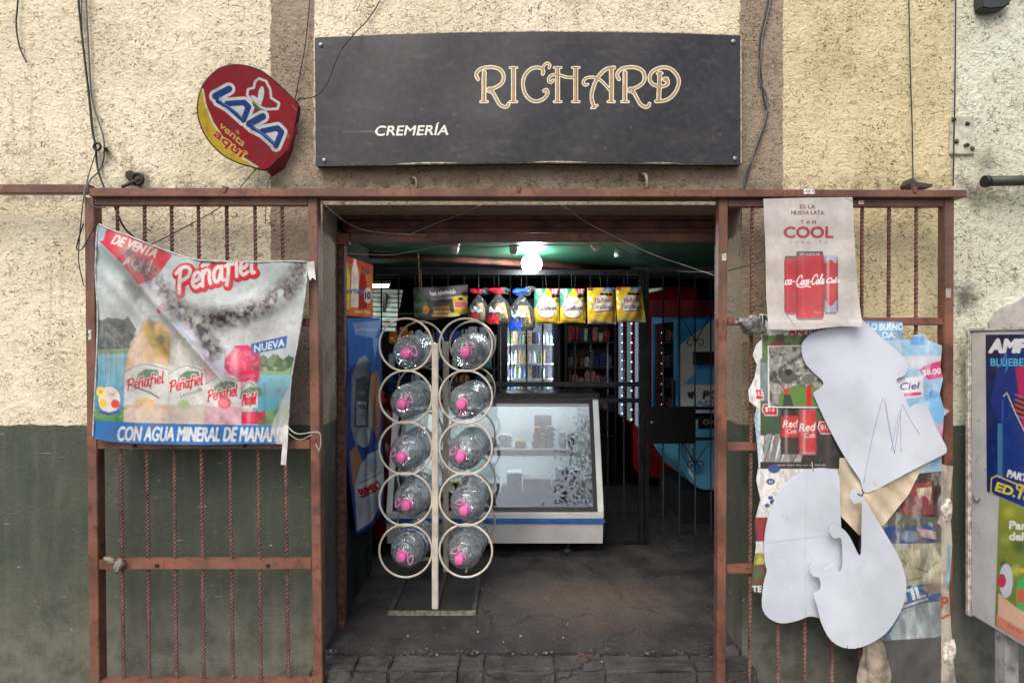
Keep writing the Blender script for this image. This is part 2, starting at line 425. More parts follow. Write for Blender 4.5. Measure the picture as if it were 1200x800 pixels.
def pmat(name, rough=.5, bmp=0, spec=.4, gain=1.0):
    if name in _mats: return _mats[name]
    m, nt, b = newmat(name)
    at = nd(nt, 'ShaderNodeAttribute'); at.attribute_name = 'Col'
    co = coord(nt); n = noise(nt, co, 30, 5)
    nt.links.new(mixc(nt, ramp(nt, n, .35, .7, .0, .16), at.outputs['Color'], (95, 88, 78)), b.inputs['Base Color'])
    b.inputs['Roughness'].default_value = rough; b.inputs['Specular IOR Level'].default_value = spec
    if bmp: bump(nt, b, noise(nt, co, 24, 4), bmp, .006)
    _mats[name] = m; return m
PAPER = pmat('printed_paper', .6, .12); GLOSS = pmat('glossy_print', .28, .08); VINYL = pmat('printed_vinyl', .42, .25); PFILM = pmat('printed_film', .22, .35)
PLATE = pmat('painted_plate', .4, 0)
# ------------------------------------------------------------------ materials of the place
def stucco(name, zones=True, base=(236, 226, 196)):
    m, nt, b = newmat(name)
    pos = nd(nt, 'ShaderNodeNewGeometry').outputs['Position']
    sp = nd(nt, 'ShaderNodeSeparateXYZ'); nt.links.new(pos, sp.inputs[0])
    wob = noise(nt, pos, 9, 3); wob = math2(nt, 'MULTIPLY', math2(nt, 'SUBTRACT', wob, .5), .035)
    x = math2(nt, 'ADD', sp.outputs[0], wob); z = math2(nt, 'ADD', sp.outputs[2], wob)
    # trowelled plaster: worm-like ridges and dark crevices, gathered in patches
    mp = nd(nt, 'ShaderNodeMapping'); mp.inputs['Scale'].default_value = (1, 1, 1.25); nt.links.new(pos, mp.inputs[0]); co = mp.outputs[0]
    lump = noise(nt, co, 19, 5, .55, 1.6); fine = noise(nt, co, 110, 4, .6, .4)
    worm = math2(nt, 'ABSOLUTE', math2(nt, 'SUBTRACT', noise(nt, co, 13, 3, .5, 2.6), .5), 0)
    patch = ramp(nt, noise(nt, pos, 3.1, 5, .6), .36, .52)
    pit = math2(nt, 'MULTIPLY', ramp(nt, noise(nt, co, 38, 5, .62, 2.0), .36, .43, 1, 0), ramp(nt, noise(nt, pos, 4.3, 5, .75), .40, .58, .08, 1))
    crev = math2(nt, 'MULTIPLY', ramp(nt, worm, .006, .02, 1, 0), math2(nt, 'MULTIPLY', patch, ramp(nt, noise(nt, co, 19, 4, .6), .49, .58)))
    pit = math2(nt, 'MAXIMUM', pit, math2(nt, 'MULTIPLY', crev, .95))
    if zones:
        bx = math2(nt, 'MULTIPLY', ramp(nt, x, -1.284, -1.277), ramp(nt, x, 1.434, 1.441, 1, 0))
        inn = math2(nt, 'MULTIPLY', ramp(nt, x, -1.052, -1.046), ramp(nt, x, 1.206, 1.212, 1, 0))
        up = ramp(nt, z, 2.74, 2.75)
        brown = math2(nt, 'MULTIPLY', bx, math2(nt, 'SUBTRACT', 1, math2(nt, 'MULTIPLY', inn, up)))
        pale = ramp(nt, x, 2.325, 2.345); right = ramp(nt, x, .9, 1.6)
        c = mixc(nt, right, base, (218, 203, 162))  # cream turns darker and yellower to the right: mild shading painted in
        c = mixc(nt, brown, c, (158, 143, 124))
        c = mixc(nt, pale, c, (222, 222, 200))
        dado = ramp(nt, z, 1.352, 1.358, 1, 0)
        c = mixc(nt, ramp(nt, noise(nt, pos, 2.2, 5), .3, .7), c, mixc(nt, 1, c, (232, 228, 222), 'MULTIPLY'))
    else:
        c = base; dado = ramp(nt, z, 1.352, 1.358, 1, 0)
    # grime on the plaster, blotchy
    gr = ramp(nt, noise(nt, pos, 5.5, 8, .72), .52, .76, 0, .55)
    c = mixc(nt, gr, c, (150, 132, 100))
    speck = ramp(nt, noise(nt, pos, 19, 6, .62), .665, .70)
    c = mixc(nt, math2(nt, 'MULTIPLY', speck, .45), c, (112, 96, 76))
    tick = math2(nt, 'MULTIPLY', ramp(nt, noise(nt, co, 78, 4, .6, 1.4), .30, .37, 1, 0), ramp(nt, noise(nt, pos, 5.1, 5, .75), .44, .62, .1, 1))
    pit = math2(nt, 'MAXIMUM', pit, tick)
    c = mixc(nt, math2(nt, 'MULTIPLY', pit, .86), c, (60, 51, 40))
    if zones:
        mould = math2(nt, 'MULTIPLY', ramp(nt, x, 1.7, 2.5, .15, 1), ramp(nt, noise(nt, pos, 10, 7, .72), .56, .66))
        c = mixc(nt, math2(nt, 'MULTIPLY', mould, .75), c, (70, 64, 52))
        ledge = math2(nt, 'MULTIPLY', math2(nt, 'MULTIPLY', ramp(nt, sp.outputs[2], 2.60, 2.72, 1, 0), ramp(nt, sp.outputs[2], 2.53, 2.56)), ramp(nt, noise(nt, pos, 13, 6, .7), .4, .66))
        c = mixc(nt, math2(nt, 'MULTIPLY', ledge, .75), c, (78, 68, 54))
        strk = nd(nt, 'ShaderNodeMapping'); strk.inputs['Scale'].default_value = (7, 7, .55); nt.links.new(pos, strk.inputs[0])
        c = mixc(nt, math2(nt, 'MULTIPLY', ramp(nt, noise(nt, strk.outputs[0], 2.2, 5, .6), .56, .74), .4), c, (138, 120, 88))
    # soot and rust blooms round the old fixings
    for (sx_, sz_, r_, k_) in ((-1.99, 2.655, .11, .85), (2.40, 2.03, .12, .8), (2.44, 2.57, .10, .55), (2.16, 2.62, .09, .5), (-1.52, 2.72, .06, .3), (2.52, 2.75, .10, .5)):
        vd = nd(nt, 'ShaderNodeVectorMath', operation='DISTANCE'); nt.links.new(pos, vd.inputs[0]); vd.inputs[1].default_value = (sx_, 0, sz_)
        dd_ = math2(nt, 'ADD', vd.outputs['Value'], math2(nt, 'MULTIPLY', math2(nt, 'SUBTRACT', noise(nt, pos, 16, 6, .7), .5), r_ * 1.6))
        c = mixc(nt, ramp(nt, dd_, r_ * .05, r_, k_, 0), c, (48, 42, 38))
    # painted olive dado, dusty near the pavement, scuffed
    d = mixc(nt, ramp(nt, noise(nt, pos, 2.7, 6), .3, .7), (64, 70, 58), (76, 81, 68))
    dm = nd(nt, 'ShaderNodeMapping'); dm.inputs['Scale'].default_value = (9, 9, 1.2); nt.links.new(pos, dm.inputs[0])
    d = mixc(nt, ramp(nt, noise(nt, dm.outputs[0], 2, 5), .45, .75, 0, .5), d, (98, 100, 88))
    low = math2(nt, 'MULTIPLY', ramp(nt, sp.outputs[2], .0, .75, 1, 0), ramp(nt, noise(nt, pos, 7, 7, .65), .3, .62, .15, 1))
    d = mixc(nt, math2(nt, 'MULTIPLY', low, .6), d, (132, 128, 118))
    chip = ramp(nt, noise(nt, pos, 38, 3, .5), .73, .75)
    d = mixc(nt, chip, d, (190, 186, 172))
    scr = nd(nt, 'ShaderNodeMapping'); scr.inputs['Scale'].default_value = (6, 6, 40); nt.links.new(pos, scr.inputs[0])
    d = mixc(nt, math2(nt, 'MULTIPLY', ramp(nt, noise(nt, scr.outputs[0], 2.2, 4, .5, .6), .68, .72), .6), d, (150, 150, 136))
    c = mixc(nt, dado, c, d)
    nt.links.new(c, b.inputs['Base Color'])
    nt.links.new(ramp(nt, dado, 0, 1, .88, .5), b.inputs['Roughness']); b.inputs['Specular IOR Level'].default_value = .3
    h = math2(nt, 'ADD', math2(nt, 'MULTIPLY', lump, 1.3), math2(nt, 'MULTIPLY', fine, .18))
    h = math2(nt, 'SUBTRACT', h, math2(nt, 'MULTIPLY', pit, 1.0))
    h = math2(nt, 'MULTIPLY', h, ramp(nt, dado, 0, 1, 1, .25))
    bump(nt, b, h, .6, .016)
    return m
STUCCO = stucco('painted_stucco'); STUCCO2 = stucco('grey_plaster', False, (196, 190, 176))
def concrete(name, a=(58, 54, 52), bcol=(84, 78, 73), stain=None):
    m, nt, b = newmat(name); pos = coord(nt)
    n = noise(nt, pos, 5, 8, .65); c = mixc(nt, ramp(nt, n, .3, .72), a, bcol)
    if stain:
        sp = nd(nt, 'ShaderNodeVectorMath', operation='SUBTRACT'); nt.links.new(pos, sp.inputs[0]); sp.inputs[1].default_value = (.45, .62, .153)
        sc = nd(nt, 'ShaderNodeVectorMath', operation='MULTIPLY'); nt.links.new(sp.outputs[0], sc.inputs[0]); sc.inputs[1].default_value = (1.1, 1.6, 0)
        ln = nd(nt, 'ShaderNodeVectorMath', operation='LENGTH'); nt.links.new(sc.outputs[0], ln.inputs[0])
        dd = math2(nt, 'ADD', ln.outputs['Value'], math2(nt, 'MULTIPLY', math2(nt, 'SUBTRACT', noise(nt, pos, 3, 6), .5), 1.1))
        c = mixc(nt, ramp(nt, dd, .15, 1.0, .72, 0), c, stain)
    c = mixc(nt, ramp(nt, noise(nt, pos, 30, 6, .7), .6, .72, 0, .5), c, (112, 104, 96))
    c = mixc(nt, ramp(nt, noise(nt, pos, 75, 2), .745, .76, 0, .9), c, (178, 166, 148))
    c = mixc(nt, ramp(nt, noise(nt, pos, 16, 6, .7), .62, .75, 0, .7), c, (34, 32, 31))
    ds = nd(nt, 'ShaderNodeVectorMath', operation='ADD'); nz = nd(nt, 'ShaderNodeTexNoise'); nz.inputs['Scale'].default_value = 6; nz.inputs['Detail'].default_value = 6; nt.links.new(pos, nz.inputs['Vector'])
    nzs = nd(nt, 'ShaderNodeVectorMath', operation='SCALE'); nt.links.new(nz.outputs['Color'], nzs.inputs[0]); nzs.inputs['Scale'].default_value = .3; nt.links.new(pos, ds.inputs[0]); nt.links.new(nzs.outputs[0], ds.inputs[1])
    vo = nd(nt, 'ShaderNodeTexVoronoi', feature='DISTANCE_TO_EDGE'); vo.inputs['Scale'].default_value = 1.25; nt.links.new(ds.outputs[0], vo.inputs['Vector'])
    crk_ = math2(nt, 'MULTIPLY', ramp(nt, vo.outputs['Distance'], .002, .011, 1, 0), ramp(nt, noise(nt, pos, 2.3, 4), .42, .55))
    c = mixc(nt, math2(nt, 'MULTIPLY', crk_, .85), c, (20, 19, 19))
    wr = nd(nt, 'ShaderNodeMapping'); wr.inputs['Scale'].default_value = (3, 14, 3); wr.inputs['Rotation'].default_value = (0, 0, .5); nt.links.new(pos, wr.inputs[0])
    c = mixc(nt, ramp(nt, noise(nt, wr.outputs[0], 3, 5, .6, .5), .64, .7, 0, .4), c, (120, 114, 108))
    nt.links.new(c, b.inputs['Base Color']); nt.links.new(ramp(nt, n, .3, .7, .45, .85), b.inputs['Roughness'])
    b.inputs['Specular IOR Level'].default_value = .35
    bump(nt, b, math2(nt, 'ADD', noise(nt, pos, 48, 7, .7), math2(nt, 'MULTIPLY', noise(nt, pos, 11, 5), 1.2)), .9, .016); return m
FLOORM = concrete('dark_floor_concrete', (44, 44, 45), (68, 65, 63), stain=(98, 85, 75)); STEPM = concrete('step_concrete', (50, 49, 49), (82, 79, 77)); PAVE = concrete('pavement_concrete', (96, 92, 88), (128, 124, 118))
RUSTP = mat('red_oxide_paint', (116, 74, 56), .55, 0, .26, 5, .75, (66, 44, 36), 22, .3, 90, chip=(56, 40, 34))
RUSTD = mat('dull_red_oxide', (104, 62, 50), .6, 0, .3, 9, .7, (58, 42, 36), 20, .3, 90)
BARM = mat('rusty_bar', (112, 74, 64), .6, .0, .3, 12, .6, (70, 52, 44), 40, .3, 120, chip=(60, 46, 40))
BLACK = mat('black_iron', (26, 26, 27), .45, .0, .3, 10); BLACK2 = mat('matte_black', (16, 16, 17), .6)
WHITEP = mat('white_enamel', (214, 214, 210), .3, 0, .05, 5, .25, (150, 140, 125)); CREAM = mat('cream_enamel', (206, 196, 180), .4, 0, .1, 12, .4, (140, 118, 96), 30)
GREY = mat('grey_metal', (150, 150, 150), .4, .6, .15); CABLE = mat('grey_cable', (92, 90, 90), .5); CABLED = mat('black_cable', (34, 32, 32), .5); CABLEW = mat('white_cable', (170, 165, 155), .5)
# ------------------------------------------------------------------ setting
OX0, OX1, OZ = -1.005, 1.22, 2.524          # doorway in the facade
bld = thing('shop_building', 'cream stucco shop front with olive dado and wide open doorway', 'building', (0, 0, 0))
w = MB(); w.box(-5.5, OX0, 0, .26, -.3, 4.8); w.box(OX1, 5.5, 0, .26, -.3, 4.8); w.box(OX0, OX1, 0, .26, OZ, 4.8); part('wall', w, STUCCO, bld)
INW = mat('dark_inner_wall', (46, 48, 46), .9, 0, .3, 4, .4, spec=.1); CEILG = mat('green_ceiling_paint', (36, 92, 66), .35, 0, .2, 3); CEILD = mat('dark_ceiling', (40, 42, 42), .8)  # back room ceiling and header are plain dark grey
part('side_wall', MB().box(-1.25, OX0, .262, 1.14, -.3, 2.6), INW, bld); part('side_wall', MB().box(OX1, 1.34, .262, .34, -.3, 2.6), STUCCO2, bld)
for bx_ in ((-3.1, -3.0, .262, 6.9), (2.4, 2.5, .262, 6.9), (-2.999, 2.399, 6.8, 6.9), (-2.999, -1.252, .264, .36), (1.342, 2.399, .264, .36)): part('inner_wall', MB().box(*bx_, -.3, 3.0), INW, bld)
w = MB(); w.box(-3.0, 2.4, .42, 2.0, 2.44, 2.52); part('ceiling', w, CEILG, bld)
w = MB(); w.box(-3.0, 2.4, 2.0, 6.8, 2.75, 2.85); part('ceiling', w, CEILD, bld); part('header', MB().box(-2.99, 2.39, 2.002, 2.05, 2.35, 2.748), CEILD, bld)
w = MB(); w.tube([(-1.01, 1.05, 2.41), (.9, 1.9, 2.41)], .03, 4); part('ceiling_beam', w, RUSTD, bld)
solo('shop_floor', MB().box(-3.0, 2.4, 0.001, 6.8, -.3, .153), FLOORM, kind='structure')
# ground sheet to the horizon
me = MB(); me.box(-60, 60, -80, -.155, -.2, 0); solo('pavement', me, PAVE, kind='structure')
# doorstep: a row of worn concrete blocks in front of the floor
stp = thing('door_step', 'worn grey concrete block step across the foot of the doorway', 'step', (0, -.08, 0))
x = -1.02; cuts = [-1.02, -.80, -.62, -.27, -.14, .22, .47, .93, 1.24]
for i, (a, bb) in enumerate(zip(cuts, cuts[1:])):
    m_ = MB(); m_.box(a + .0012, bb - .0012, -.165 - random.uniform(0, .005), -.012, -.1, .149 - random.uniform(0, .006)); m_.bevel(.008, 2); bmesh.ops.subdivide_edges(m_.b, edges=[e for e in m_.b.edges if e.calc_length() > .05], cuts=3, use_grid_fill=True)
    for v in m_.b.verts: v.co += Vector((random.uniform(-.003, .003), random.uniform(-.007, .007), random.uniform(-.006, .005)))
    part('block', m_, STEPM, stp)
part('mortar_bed', MB().box(-1.0, 1.22, -.15, -.004, -.1, .128), mat('mortar', (62, 58, 54), .9, 0, .3, 20, .5, (54, 48, 44), 30, .6), stp)
crk = MB()
for i in range(95):
    xx = random.uniform(-1.0, 1.2); yy = random.gauss(.0, .022); r = random.uniform(.002, .009)
    M_ = Matrix.Translation((xx, yy, .152 + r * .3)) @ Matrix.Rotation(random.random() * 6, 4, 'Z') @ Matrix.Diagonal((r * random.uniform(.7, 1.7), r, r * .6, 1))
    bmesh.ops.create_icosphere(crk.b, subdivisions=1, radius=1, matrix=M_)
solo('debris', crk, mat('debris', (92, 84, 76), .9, 0, .5, 60), kind='stuff')
# bits of litter on floor: a few crumbs and a metal ring plate set in the threshold
lt = MB()
for (x_, y_) in [(572, 690), (565, 690), (640, 700), (500, 760), (512, 767), (590, 752), (640, 765), (655, 640), (795, 676), (665, 731), (560, 740), (520, 735), (705, 775), (610, 745), (735, 768), (660, 747), (478, 745)]:
    d = (CH - .153) * F / (y_ - 400); p = PX(x_, y_, d); s_ = random.uniform(.002, .0055); lt.box(p.x - s_, p.x + s_, p.y - s_, p.y + s_ * .5, .153, .158)
solo('litter', lt, mat('litter', (170, 166, 156), .8), kind='stuff')
rp = thing('floor_latch', 'small rusty square latch plate lying on the doorway threshold', 'latch', (.37, -.06, .145))
part('plate', MB().box(.30, .42, -.10, -.03, .147, .151), mat('grey_latch', (78, 72, 70), .6), rp)
part('hoop', MB().tube([(.33, -.07, .153), (.37, -.115, .155), (.41, -.07, .153), (.37, -.03, .16), (.345, -.045, .158)], .004, 6), RUSTD, rp)
part('lug', MB().box(1.10, 1.19, -.03, .03, .148, .176), mat('lug', (84, 78, 74), .6), rp)
# roller shutter drawn up under the lintel
sh = thing('roller_shutter', 'red oxide roller shutter wound up beneath the lintel', 'shutter', (.1, .3, 2.4))
y0 = .262
part('housing', MB().box(OX0 + .004, OX1 - .004, y0 + .10, y0 + .35, 2.442, 2.60), RUSTD, sh)
for i, (za, zb, yo) in enumerate([(2.50, 2.56, .05), (2.455, 2.498, .028), (2.425, 2.452, .012), (2.372, 2.422, .0)]):
    part('slat', MB().box(OX0 + (.06 if i < 2 else .05), OX1 - .02, y0 + yo, y0 + yo + .035, za, zb).bevel(.006), (RUSTD, RUSTD, RUSTD, RUSTP)[i], sh)
part('bracket', MB().box(OX0 + .002, OX0 + .13, y0 - .002, y0 + .05, 2.505, 2.562), RUSTD, sh)
part('bracket', MB().box(OX0 + .002, OX0 + .075, y0 - .02, y0 + .02, 2.355, 2.412), RUSTD, sh)
for sx in (OX0, OX1 - .045):
    part('guide_rail', MB().box(sx + .002, sx + .043, y0 + .002, y0 + .05, .15, 2.353), mat('flaking_guide', (92, 58, 46), .7, 0, .4, 30, .8, (52, 40, 34), 40, .5, 80), sh)
# steel rail above the gates
rl = thing('steel_rail', 'long red oxide steel rail running above both open gates', 'rail', (0, -.24, 2.55))
D0 = 2.97
part('bar', MB().pq([(-60, 216), (104, 216), (104, 226), (-60, 226)], D0 + .06, .05).bevel(.003), RUSTP, rl)
part('bar', MB().pq([(104, 220), (1133, 222.5), (1133, 231), (104, 230)], D0, .10).bevel(.003), RUSTP, rl)
part('sticker', MB().rect(942, 220.8, 955, 227.5, D0 - .002, .0015), mat('sticker', (186, 184, 178), .5, 0, .5, 120), rl)
for x_ in (260, 605, 1070): part('weld_tab', MB().pq([(x_, 217), (x_ + 6, 219), (x_ + 4, 225), (x_ + 1, 225)], D0 - .006, .02), RUSTD, rl)
# ------------------------------------------------------------------ the two folded-back gates
GD = 3.0
def gate(label, pos, rects, bars, shift, dpost):
    """rects: rails and posts as seen in the photo; bars: x of every twisted bar"""
    g = thing('iron_gate', label, 'gate', pos, 'security gates folded back beside the doorway')
    for nm, x0, y0, x1, y1 in rects:
        s0, s1 = shift(y0), shift(y1)
        th = dpost if nm == 'post' else .04; off = 0 if nm == 'post' else .004
        part(nm, MB().pq([(x0 + s0, y0), (x1 + s0, y0), (x1 + s1, y1), (x0 + s1, y1)], GD + off, th).bevel(.003), RUSTP, g)
    for x in bars:
        j0, j1 = random.uniform(-.7, .7), random.uniform(-.7, .7)
        part('twisted_bar', MB().twist(PX(x + shift(238) + j0, 238, GD + .024), PX(x + shift(806) + j1, 806, GD + .024), .0098 * random.uniform(.95, 1.06), .085 * random.uniform(.93, 1.08)), BARM, g)
    return g
shL = lambda y: (y - 231) / 569 * 6.5
gl = gate('left gate of twisted bars carrying the drinks banner', PX(235, 812, GD), [
    ('post', 98.5, 231, 110, 812), ('post', 360.5, 231, 371.5, 812), ('rail', 110.4, 231, 360, 240.5), ('rail', 110.4, 373, 360, 382), ('rail', 110.4, 516, 360, 526),
    ('rail', 110.4, 655.5, 360, 667), ('rail', 110.4, 797, 360, 806)], [138, 169, 201, 233, 266, 299, 331], shL, .06)
shR = lambda y: -(y - 231) / 569 * 2.5
gr = gate('right gate of twisted bars covered with pinned posters', PX(980, 812, GD), [
    ('post', 842.5, 233, 853, 812), ('post', 1107, 233, 1118.5, 812), ('rail', 853.4, 233.5, 1106.6, 242), ('rail', 853.4, 372, 1106.6, 381), ('rail', 853.4, 519, 1106.6, 528),
    ('rail', 853.4, 663, 1106.6, 672)], [881, 913, 945, 977, 1010, 1042, 1074], shR, .05)
part('sticker', MB().rect(846, 297, 851, 305, GD - .002, .0015), mat('sticker', (186, 184, 178)), gr)
part('sticker', MB().rect(1108.5, 338, 1114.5, 349, GD - .002, .0015), mat('sticker_grey', (150, 145, 138)), gr)
part('sticker', MB().rect(1006, 235, 1012.5, 239.5, GD - .002, .0015), mat('sticker_beige', (190, 160, 140)), gr)
part('hinge', MB().rect(838.5, 374, 843, 384, GD + .01, .02), RUSTD, gr); part('hinge', MB().rect(838.5, 640, 843, 652, GD + .01, .02), RUSTD, gr)
part('sticker', MB().rect(103.5, 386, 107, 398, GD - .002, .0015), mat('sticker', (186, 184, 178)), gl)
for x_, y_ in [(158, 522), (287, 522), (184, 662), (314, 662)]:
    c = PX(x_, y_, GD + .002); mm = MB(); mm.lathe([(.0, 0), (.009, 0), (.009, .006), (.0, .006)], 10, Matrix.Translation(c) @ Matrix.Rotation(math.pi / 2, 4, 'X')); part('rivet', mm, BLACK2, gl)
# knotted rag on left gate, plastic bag tied on right gate
def crumple(c, rx, ry, rz, seed, n=3, amp=.45):
    r = random.Random(seed); m = MB(); bmesh.ops.create_icosphere(m.b, subdivisions=n, radius=1)
    dirs = [(Vector((r.gauss(0, 1), r.gauss(0, 1), r.gauss(0, 1))).normalized(), r.uniform(-amp, amp)) for _ in range(26)]
    for v in m.b.verts:
        k = 1 + sum(a * max(0, v.co.dot(d)) ** 9 for d, a in dirs); p = v.co * k; v.co = Vector((p.x * rx, p.y * ry, p.z * rz)) + Vector(c)
    return m
kn = thing('rag', 'grey rag knotted on the lower rail of left gate', 'rag', PX(140, 668, 2.97))
part('knot', crumple(PX(140, 661, 2.98), .022, .02, .026, 3), mat('rag_cloth', (128, 120, 108), .9, 0, .3, 60), kn)
part('tail', MB().tube([PX(138, 661, 2.975), PX(130, 656, 2.97), PX(122, 653, 2.975)], [.008, .016, .006], 7), mat('rag_cloth', (128, 120, 108)), kn)
part('tail', MB().tube([PX(140, 663, 2.975), PX(138, 668, 2.97), PX(137, 671, 2.975)], [.008, .012, .005], 7), mat('rag_cloth', (128, 120, 108)), kn)
pbm = mat('silver_plastic', (120, 116, 110), .3, .1, .4, 50)
pb = thing('plastic_bag', 'crumpled grey plastic bag tied round a bar of right gate', 'bag', PX(878, 395, 2.97))
part('knot', crumple(PX(880, 381, 2.97), .055, .03, .045, 5), pbm, pb); part('tail', crumple(PX(868, 376, 2.965), .035, .02, .022, 8), pbm, pb)
# ------------------------------------------------------------------ cables
def smooth(pts, k=6):
    P = [Vector(p) for p in pts]; out = []
    for i in range(len(P) - 1):
        a = P[max(i - 1, 0)]; b = P[i]; c = P[i + 1]; d = P[min(i + 2, len(P) - 1)]
        for j in range(k):
            t = j / k; out.append(.5 * ((2 * b) + (c - a) * t + (2 * a - 5 * b + 4 * c - d) * t * t + (3 * b - a - 3 * c + d) * t ** 3))
    return out + [P[-1]]
def cable(pts, r, m, label, d=3.18, group=None, name='cable'):
    P = smooth([PX(p[0], p[1], p[2] if len(p) > 2 else d) for p in pts]); return solo(name, MB().tube(P, r, 6), m, label, 'cable', group)
cable([(91, -60), (92, 0), (97, 50), (104, 110), (108, 150), (112, 172), (114, 195), (120, 215, 3.1), (128, 232, 3.1)], .0055, CABLED, 'thick dark cable hanging at the far upper corner, passing behind the gate top')
cable([(100, -60), (101, 0), (104, 60), (107, 110), (114, 138), (121, 160), (122, 182), (117, 199), (105, 212, 3.0), (99, 226, 2.95), (103, 238, 2.95), (113, 243, 2.96), (124, 243, 2.97)], .004, CABLE, 'loose grey cable looping over the rail end above the banner')
cable([(94, -60), (95, 0), (98, 60), (106, 120), (110, 160), (112, 178), (104, 205, 3.1), (97, 240, 2.96), (92, 300, 2.97), (96, 325, 2.98), (98, 335, 2.98)], .0025, CABLED, 'thin dark wire dropping past the outer post of the banner gate')
cable([(23, -40), (21, 0), (19, 30), (23, 55), (31, 73)], .004, CABLED, 'short cut cable dangling alone at the top left of the wall')
cable([(364, -50), (363, 0), (358, 50), (351, 90), (345, 121)], .003, CABLED, 'thin dark cable rising straight up from the oval dairy sign')
cable([(347, 121, 3.1), (352, 116, 3.08), (369, 113, 3.07), (383, 98, 3.07), (398, 62, 3.07), (415, 40, 3.07), (432, 22), (450, -10), (455, -50)], .003, CABLED, 'thin cable arching from the oval sign over the corner of the black signboard')
cable([(905, -50), (903, 0), (894, 40), (892, 60), (890, 92), (899, 115), (897, 140), (888, 165), (880, 190), (872, 205), (868, 222, 3.1)], .005, CABLE, 'grey cable running down the brown band beside the signboard', group='cables down the brown band')
cable([(901, -50), (900, 0), (891, 45), (891, 75), (893, 98), (896, 122), (899, 135), (892, 160), (882, 185), (876, 206), (872, 222, 3.1)], .004, CABLED, 'darker twin cable twisted along the grey one on the brown band')
cable([(1064, -50), (1065, 0), (1067, 90), (1069, 150), (1070, 212)], .003, CABLED, 'thin dark cable falling straight down onto the rusty bracket')
cable([(1120, -50), (1120, 0), (1119, 110), (1118, 160), (1117, 218)], .0035, CABLED, 'dark cable straight down the seam where the wall turns pale')
cable([(130, 235, 3.1), (136, 246, 3.1), (145, 266, 3.12), (160, 282, 3.14), (165, 300, 3.14)], .005, CABLED, 'thick black cable sagging behind the bars above the banner')
cable([(170, 290, 3.14), (210, 270, 3.12), (262, 240, 3.12), (288, 212, 3.12), (300, 198, 3.1)], .0025, CABLED, 'thin wire climbing behind banner gate up to the oval sign')
cable([(318, 206, 3.12), (314, 216, 3.12), (312, 240, 3.14), (311, 262, 3.15)], .002, CABLED, 'short wire end hanging below the tip of the oval sign')
cable([(376, 236, 3.1), (392, 250, 3.2), (412, 264, 3.4), (440, 272, 3.44), (500, 276, 3.44)], .003, CABLEW, 'pale cable stapled along the wound shutter at its left end')
cable([(478, 276, 3.42), (510, 262, 3.4), (545, 249, 3.3), (580, 232, 3.05)], .002, CABLEW, 'thin wire slanting from shutter up to the rail above')
cable([(640, 232, 3.05), (664, 244, 3.2), (690, 262, 3.43), (760, 296, 3.45), (800, 310, 3.45), (838, 323, 3.3)], .002, CABLEW, 'thin wire crossing shutter and ceiling towards the right gate post')
cable([(399, 296, 3.52), (430, 298, 3.6), (462, 298, 3.7), (500, 291, 3.8), (528, 287, 3.85), (560, 290, 3.9), (640, 287, 3.9), (690, 289, 3.9)], .0035, CABLEW, 'white cable strung just under the green ceiling')
cable([(720, 288, 3.7), (752, 306, 3.8), (790, 317, 3.9), (838, 319, 3.6)], .003, CABLE, 'grey cable drooping under ceiling at right of the bulb')
cable([(853, 317, 3.1), (878, 311, 3.1), (895, 306, 3.0)], .0025, CABLED, 'short black wire leading behind the soda can poster')
cable([(866, 225, 3.0), (868, 238, 3.0), (869, 260, 3.05), (866, 300, 3.1)], .0025, CABLE, 'thin grey wire hanging inside the right gate near its inner post')
cable([(98, 262, 2.96), (92, 280, 2.96), (90, 292, 2.97), (97, 291, 2.96), (110, 268, 2.95), (116, 260, 2.955)], .003, CABLED, 'dark string tying the banner corner to the gate post', name='string')
cable([(335, 497, 2.96), (348, 508, 2.95), (372, 506, 2.95), (376, 515, 2.96), (374, 528, 2.97), (370, 520, 2.97)], .003, CABLEW, 'frayed white string holding the lower banner corner to the gate', name='string')
cable([(335, 505, 2.96), (350, 515, 2.955), (366, 509, 2.955)], .002, CABLEW, 'short loose thread beside the frayed banner string', name='string')
tape = mat('white_tape', (206, 204, 198), .5)
solo('cloth_strip', MB().pq([(332, 498), (338, 498), (337, 520), (335, 545), (329, 544), (331, 520)], 2.955, .002), tape, 'narrow white cloth strip hanging from the lower banner corner', 'cloth strip')
solo('tape', MB().pq([(360, 307), (368, 306), (370, 328), (366, 325), (363, 329), (361, 322)], 2.965, .003), tape, 'torn white tape stuck on gate post beside the banner top', 'tape')
# hooks, plates
def hook(x, y, label, s=1):
    h = thing('wall_hook', label, 'hook', PX(x, y, 3.2), 'rusty hooks along the top of the rail')
    part('peg', MB().tube(smooth([PX(x - 4 * s, y - 4 * s, 3.19), PX(x - 1, y - 4 * s, 3.12), PX(x + 1, y, 3.1), PX(x + 1, y + 8 * s, 3.1)]), .007 * s, 7), mat('rusty_hook', (120, 104, 92), .6, .2, .3, 40), h)
    part('plate', MB().rect(x - 6 * s, y - 6 * s, x - 1 * s, y + 1 * s, 3.19, .02), RUSTD, h)
hook(487, 213, 'small bent hook on plaster under the signboard left half'); hook(757, 210, 'taller bent hook on plaster under the signboard right half', 1.3)
hk = thing('eye_bolt', 'black eye bolt in a sooty hole above the banner gate', 'bolt', PX(157, 214, 3.2))
part('eye', MB().ring(PX(161, 210, 3.15), .028, .009), BLACK2, hk); part('shank', MB().tube([PX(163, 211, 3.21), PX(155, 214, 3.13), PX(143, 219, 3.09)], [.016, .011, .008], 8), mat('sooty_iron', (62, 56, 54), .6), hk)
part('hole', crumple(PX(160, 209, 3.205), .05, .012, .045, 12), mat('soot', (66, 58, 52), 1), hk)
cr = thing('cable_ring', 'dark coil ring where the hanging cables cross on the wall', 'ring', PX(114, 172, 3.17))
